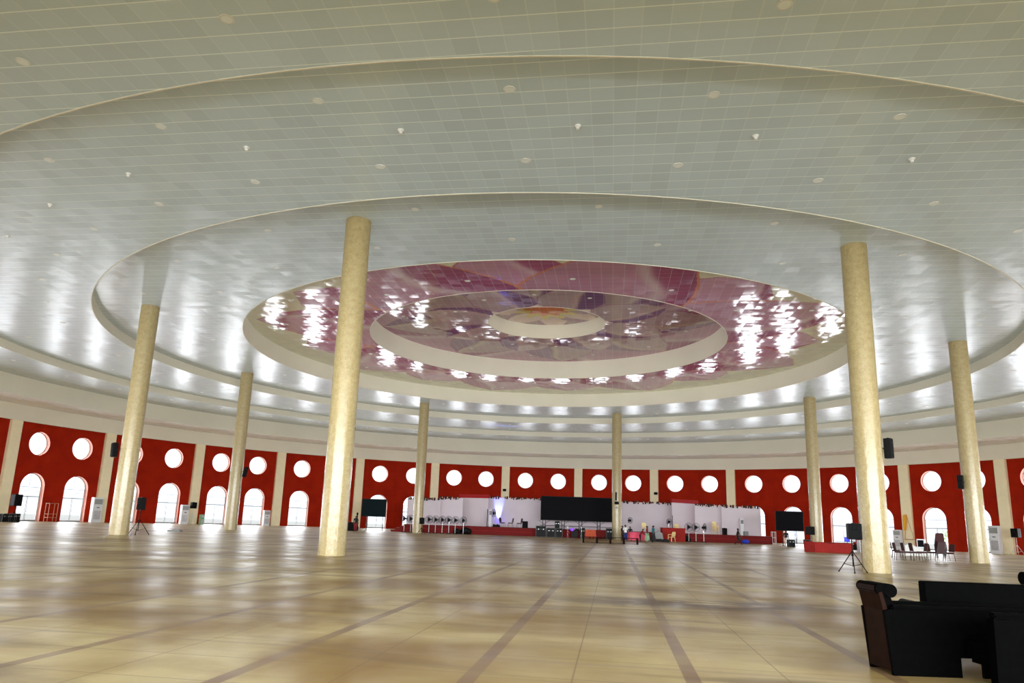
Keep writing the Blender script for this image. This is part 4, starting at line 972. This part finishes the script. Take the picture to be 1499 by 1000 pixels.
# C: headrest at the right edge
q = P(1499, 845, 11.6); t = thing('leather_armchair', 'black leather armchair whose headrest shows at the right edge', 'armchair', (q.x, 11.6, 0))
b = MB(); b.bar((-.03, 0, q.z-.02), (.45, 0, q.z-.02), .1, n=20); b.build('headrest', M['leather'], t, smooth=True); b = MB(); b.box((.22, .02, (q.z-.1)/2+.03), (.42, .16, q.z-.1), bev=.04); b.build('backrest', M['leather'], t); b = MB(); b.box((.22, .4, .32), (.5, .7, .3), bev=.06); b.build('seat', M['leather'], t)
for sx in (-.04, .48): b = MB(); b.box((sx, .35, .3), (.1, .8, .6), bev=.03); b.build('armrest', M['leather'], t)
# D: next seat to the right of A
t = thing('leather_sofa', 'black leather armchair in the bottom right corner', 'sofa', (P(1440, 1000, 8.5).x, 8.25, 0), 0)
b = MB(); b.prism([(.0, 0), (1.2, 0), (1.2, .72), (.02, .74)], .12); b.build('side_panel', M['leather'], t)
b = MB(); b.box((.6, .04, .77), (1.2, .14, .07), bev=.03); b.build('armrest', M['leather'], t)
b = MB(); b.box((.6, .38, .35), (1.1, .5, .3), bev=.05); b.build('seat', M['leather'], t)
# ------------------------------------------------------------------ light
def area(name, loc, tgt, sx, sy, rad, color):
    l = bpy.data.lights.new(name, 'AREA'); l.shape = 'RECTANGLE'; l.size = sx; l.size_y = sy; l.energy = rad*PI*sx*sy; l.color = color
    o = bpy.data.objects.new(name, l); C.objects.link(o); o.location = loc
    d = Vector(tgt)-Vector(loc); o.rotation_euler = d.to_track_quat('-Z', 'Y').to_euler(); return o
area('entrance_fill', (CX, -24, 6.6), (CX, 40, 46), 110, 15, 19.5, (.94, .985, 1.0))  # added fill lamp behind the camera, tilted up to brighten the ceiling
# blue wash on the stage wall and violet rim light
l = bpy.data.lights.new('blue_uplight', 'SPOT'); l.energy = 5000; l.color = (.16, .24, 1.0); l.spot_size = R(30); l.spot_blend = .7; l.shadow_soft_size = .1
o = bpy.data.objects.new('blue_uplight', l); C.objects.link(o); q = P(729, 774, 94.3); o.location = (q.x, 95.0, SH+.12); o.rotation_euler = (Vector((q.x, 95.45, SH+2.2))-o.location).to_track_quat('-Z', 'Y').to_euler()
t = thing('stage_uplight', 'small blue uplight glowing at the foot of the white stage wall', 'stage light', (q.x, 94.75, SH))
b = MB(); b.lathe([(.001, 0), (.16, 0), (.17, .2), (.15, .22)], 16); b.build('housing', M['black'], t)
b = MB(); b.lathe([(.001, .215), (.15, .215)], 16); b.build('lens', mat('led_lens', (60, 60, 255), .3, emis=(40, 40, 255), es=90), t)
w = bpy.data.worlds.new('sky'); bpy.context.scene.world = w; w.use_nodes = True; nt = w.node_tree; bg = nt.nodes['Background']
sk = nt.nodes.new('ShaderNodeTexSky'); sk.sky_type = 'HOSEK_WILKIE'; sk.turbidity = 6; sk.sun_direction = (.3, -.5, .8)
mx = nt.nodes.new('ShaderNodeMix'); mx.data_type = 'RGBA'; mx.inputs[0].default_value = .75; nt.links.new(sk.outputs[0], mx.inputs[6]); mx.inputs[7].default_value = (.9, .95, 1, 1)
nt.links.new(mx.outputs[2], bg.inputs[0]); bg.inputs[1].default_value = 2.0
# ------------------------------------------------------------------ camera and look
cam = bpy.data.cameras.new('camera'); co = bpy.data.objects.new('camera', cam); C.objects.link(co)
cam.sensor_width = 36; cam.lens = F/1499*36; cam.shift_x = -PX/1499; cam.shift_y = PY/1499; cam.clip_end = 500
co.matrix_world = Matrix(((RT.x, UP.x, -FW.x, 0), (RT.y, UP.y, -FW.y, 0), (RT.z, UP.z, -FW.z, EYE), (0, 0, 0, 1)))
sc = bpy.context.scene; sc.camera = co
sc.view_settings.view_transform = 'Standard'; sc.view_settings.look = 'None'; sc.view_settings.exposure = 0
sc.cycles.use_denoising = True; sc.cycles.max_bounces = 8; sc.cycles.diffuse_bounces = 5; sc.cycles.sample_clamp_indirect = 8
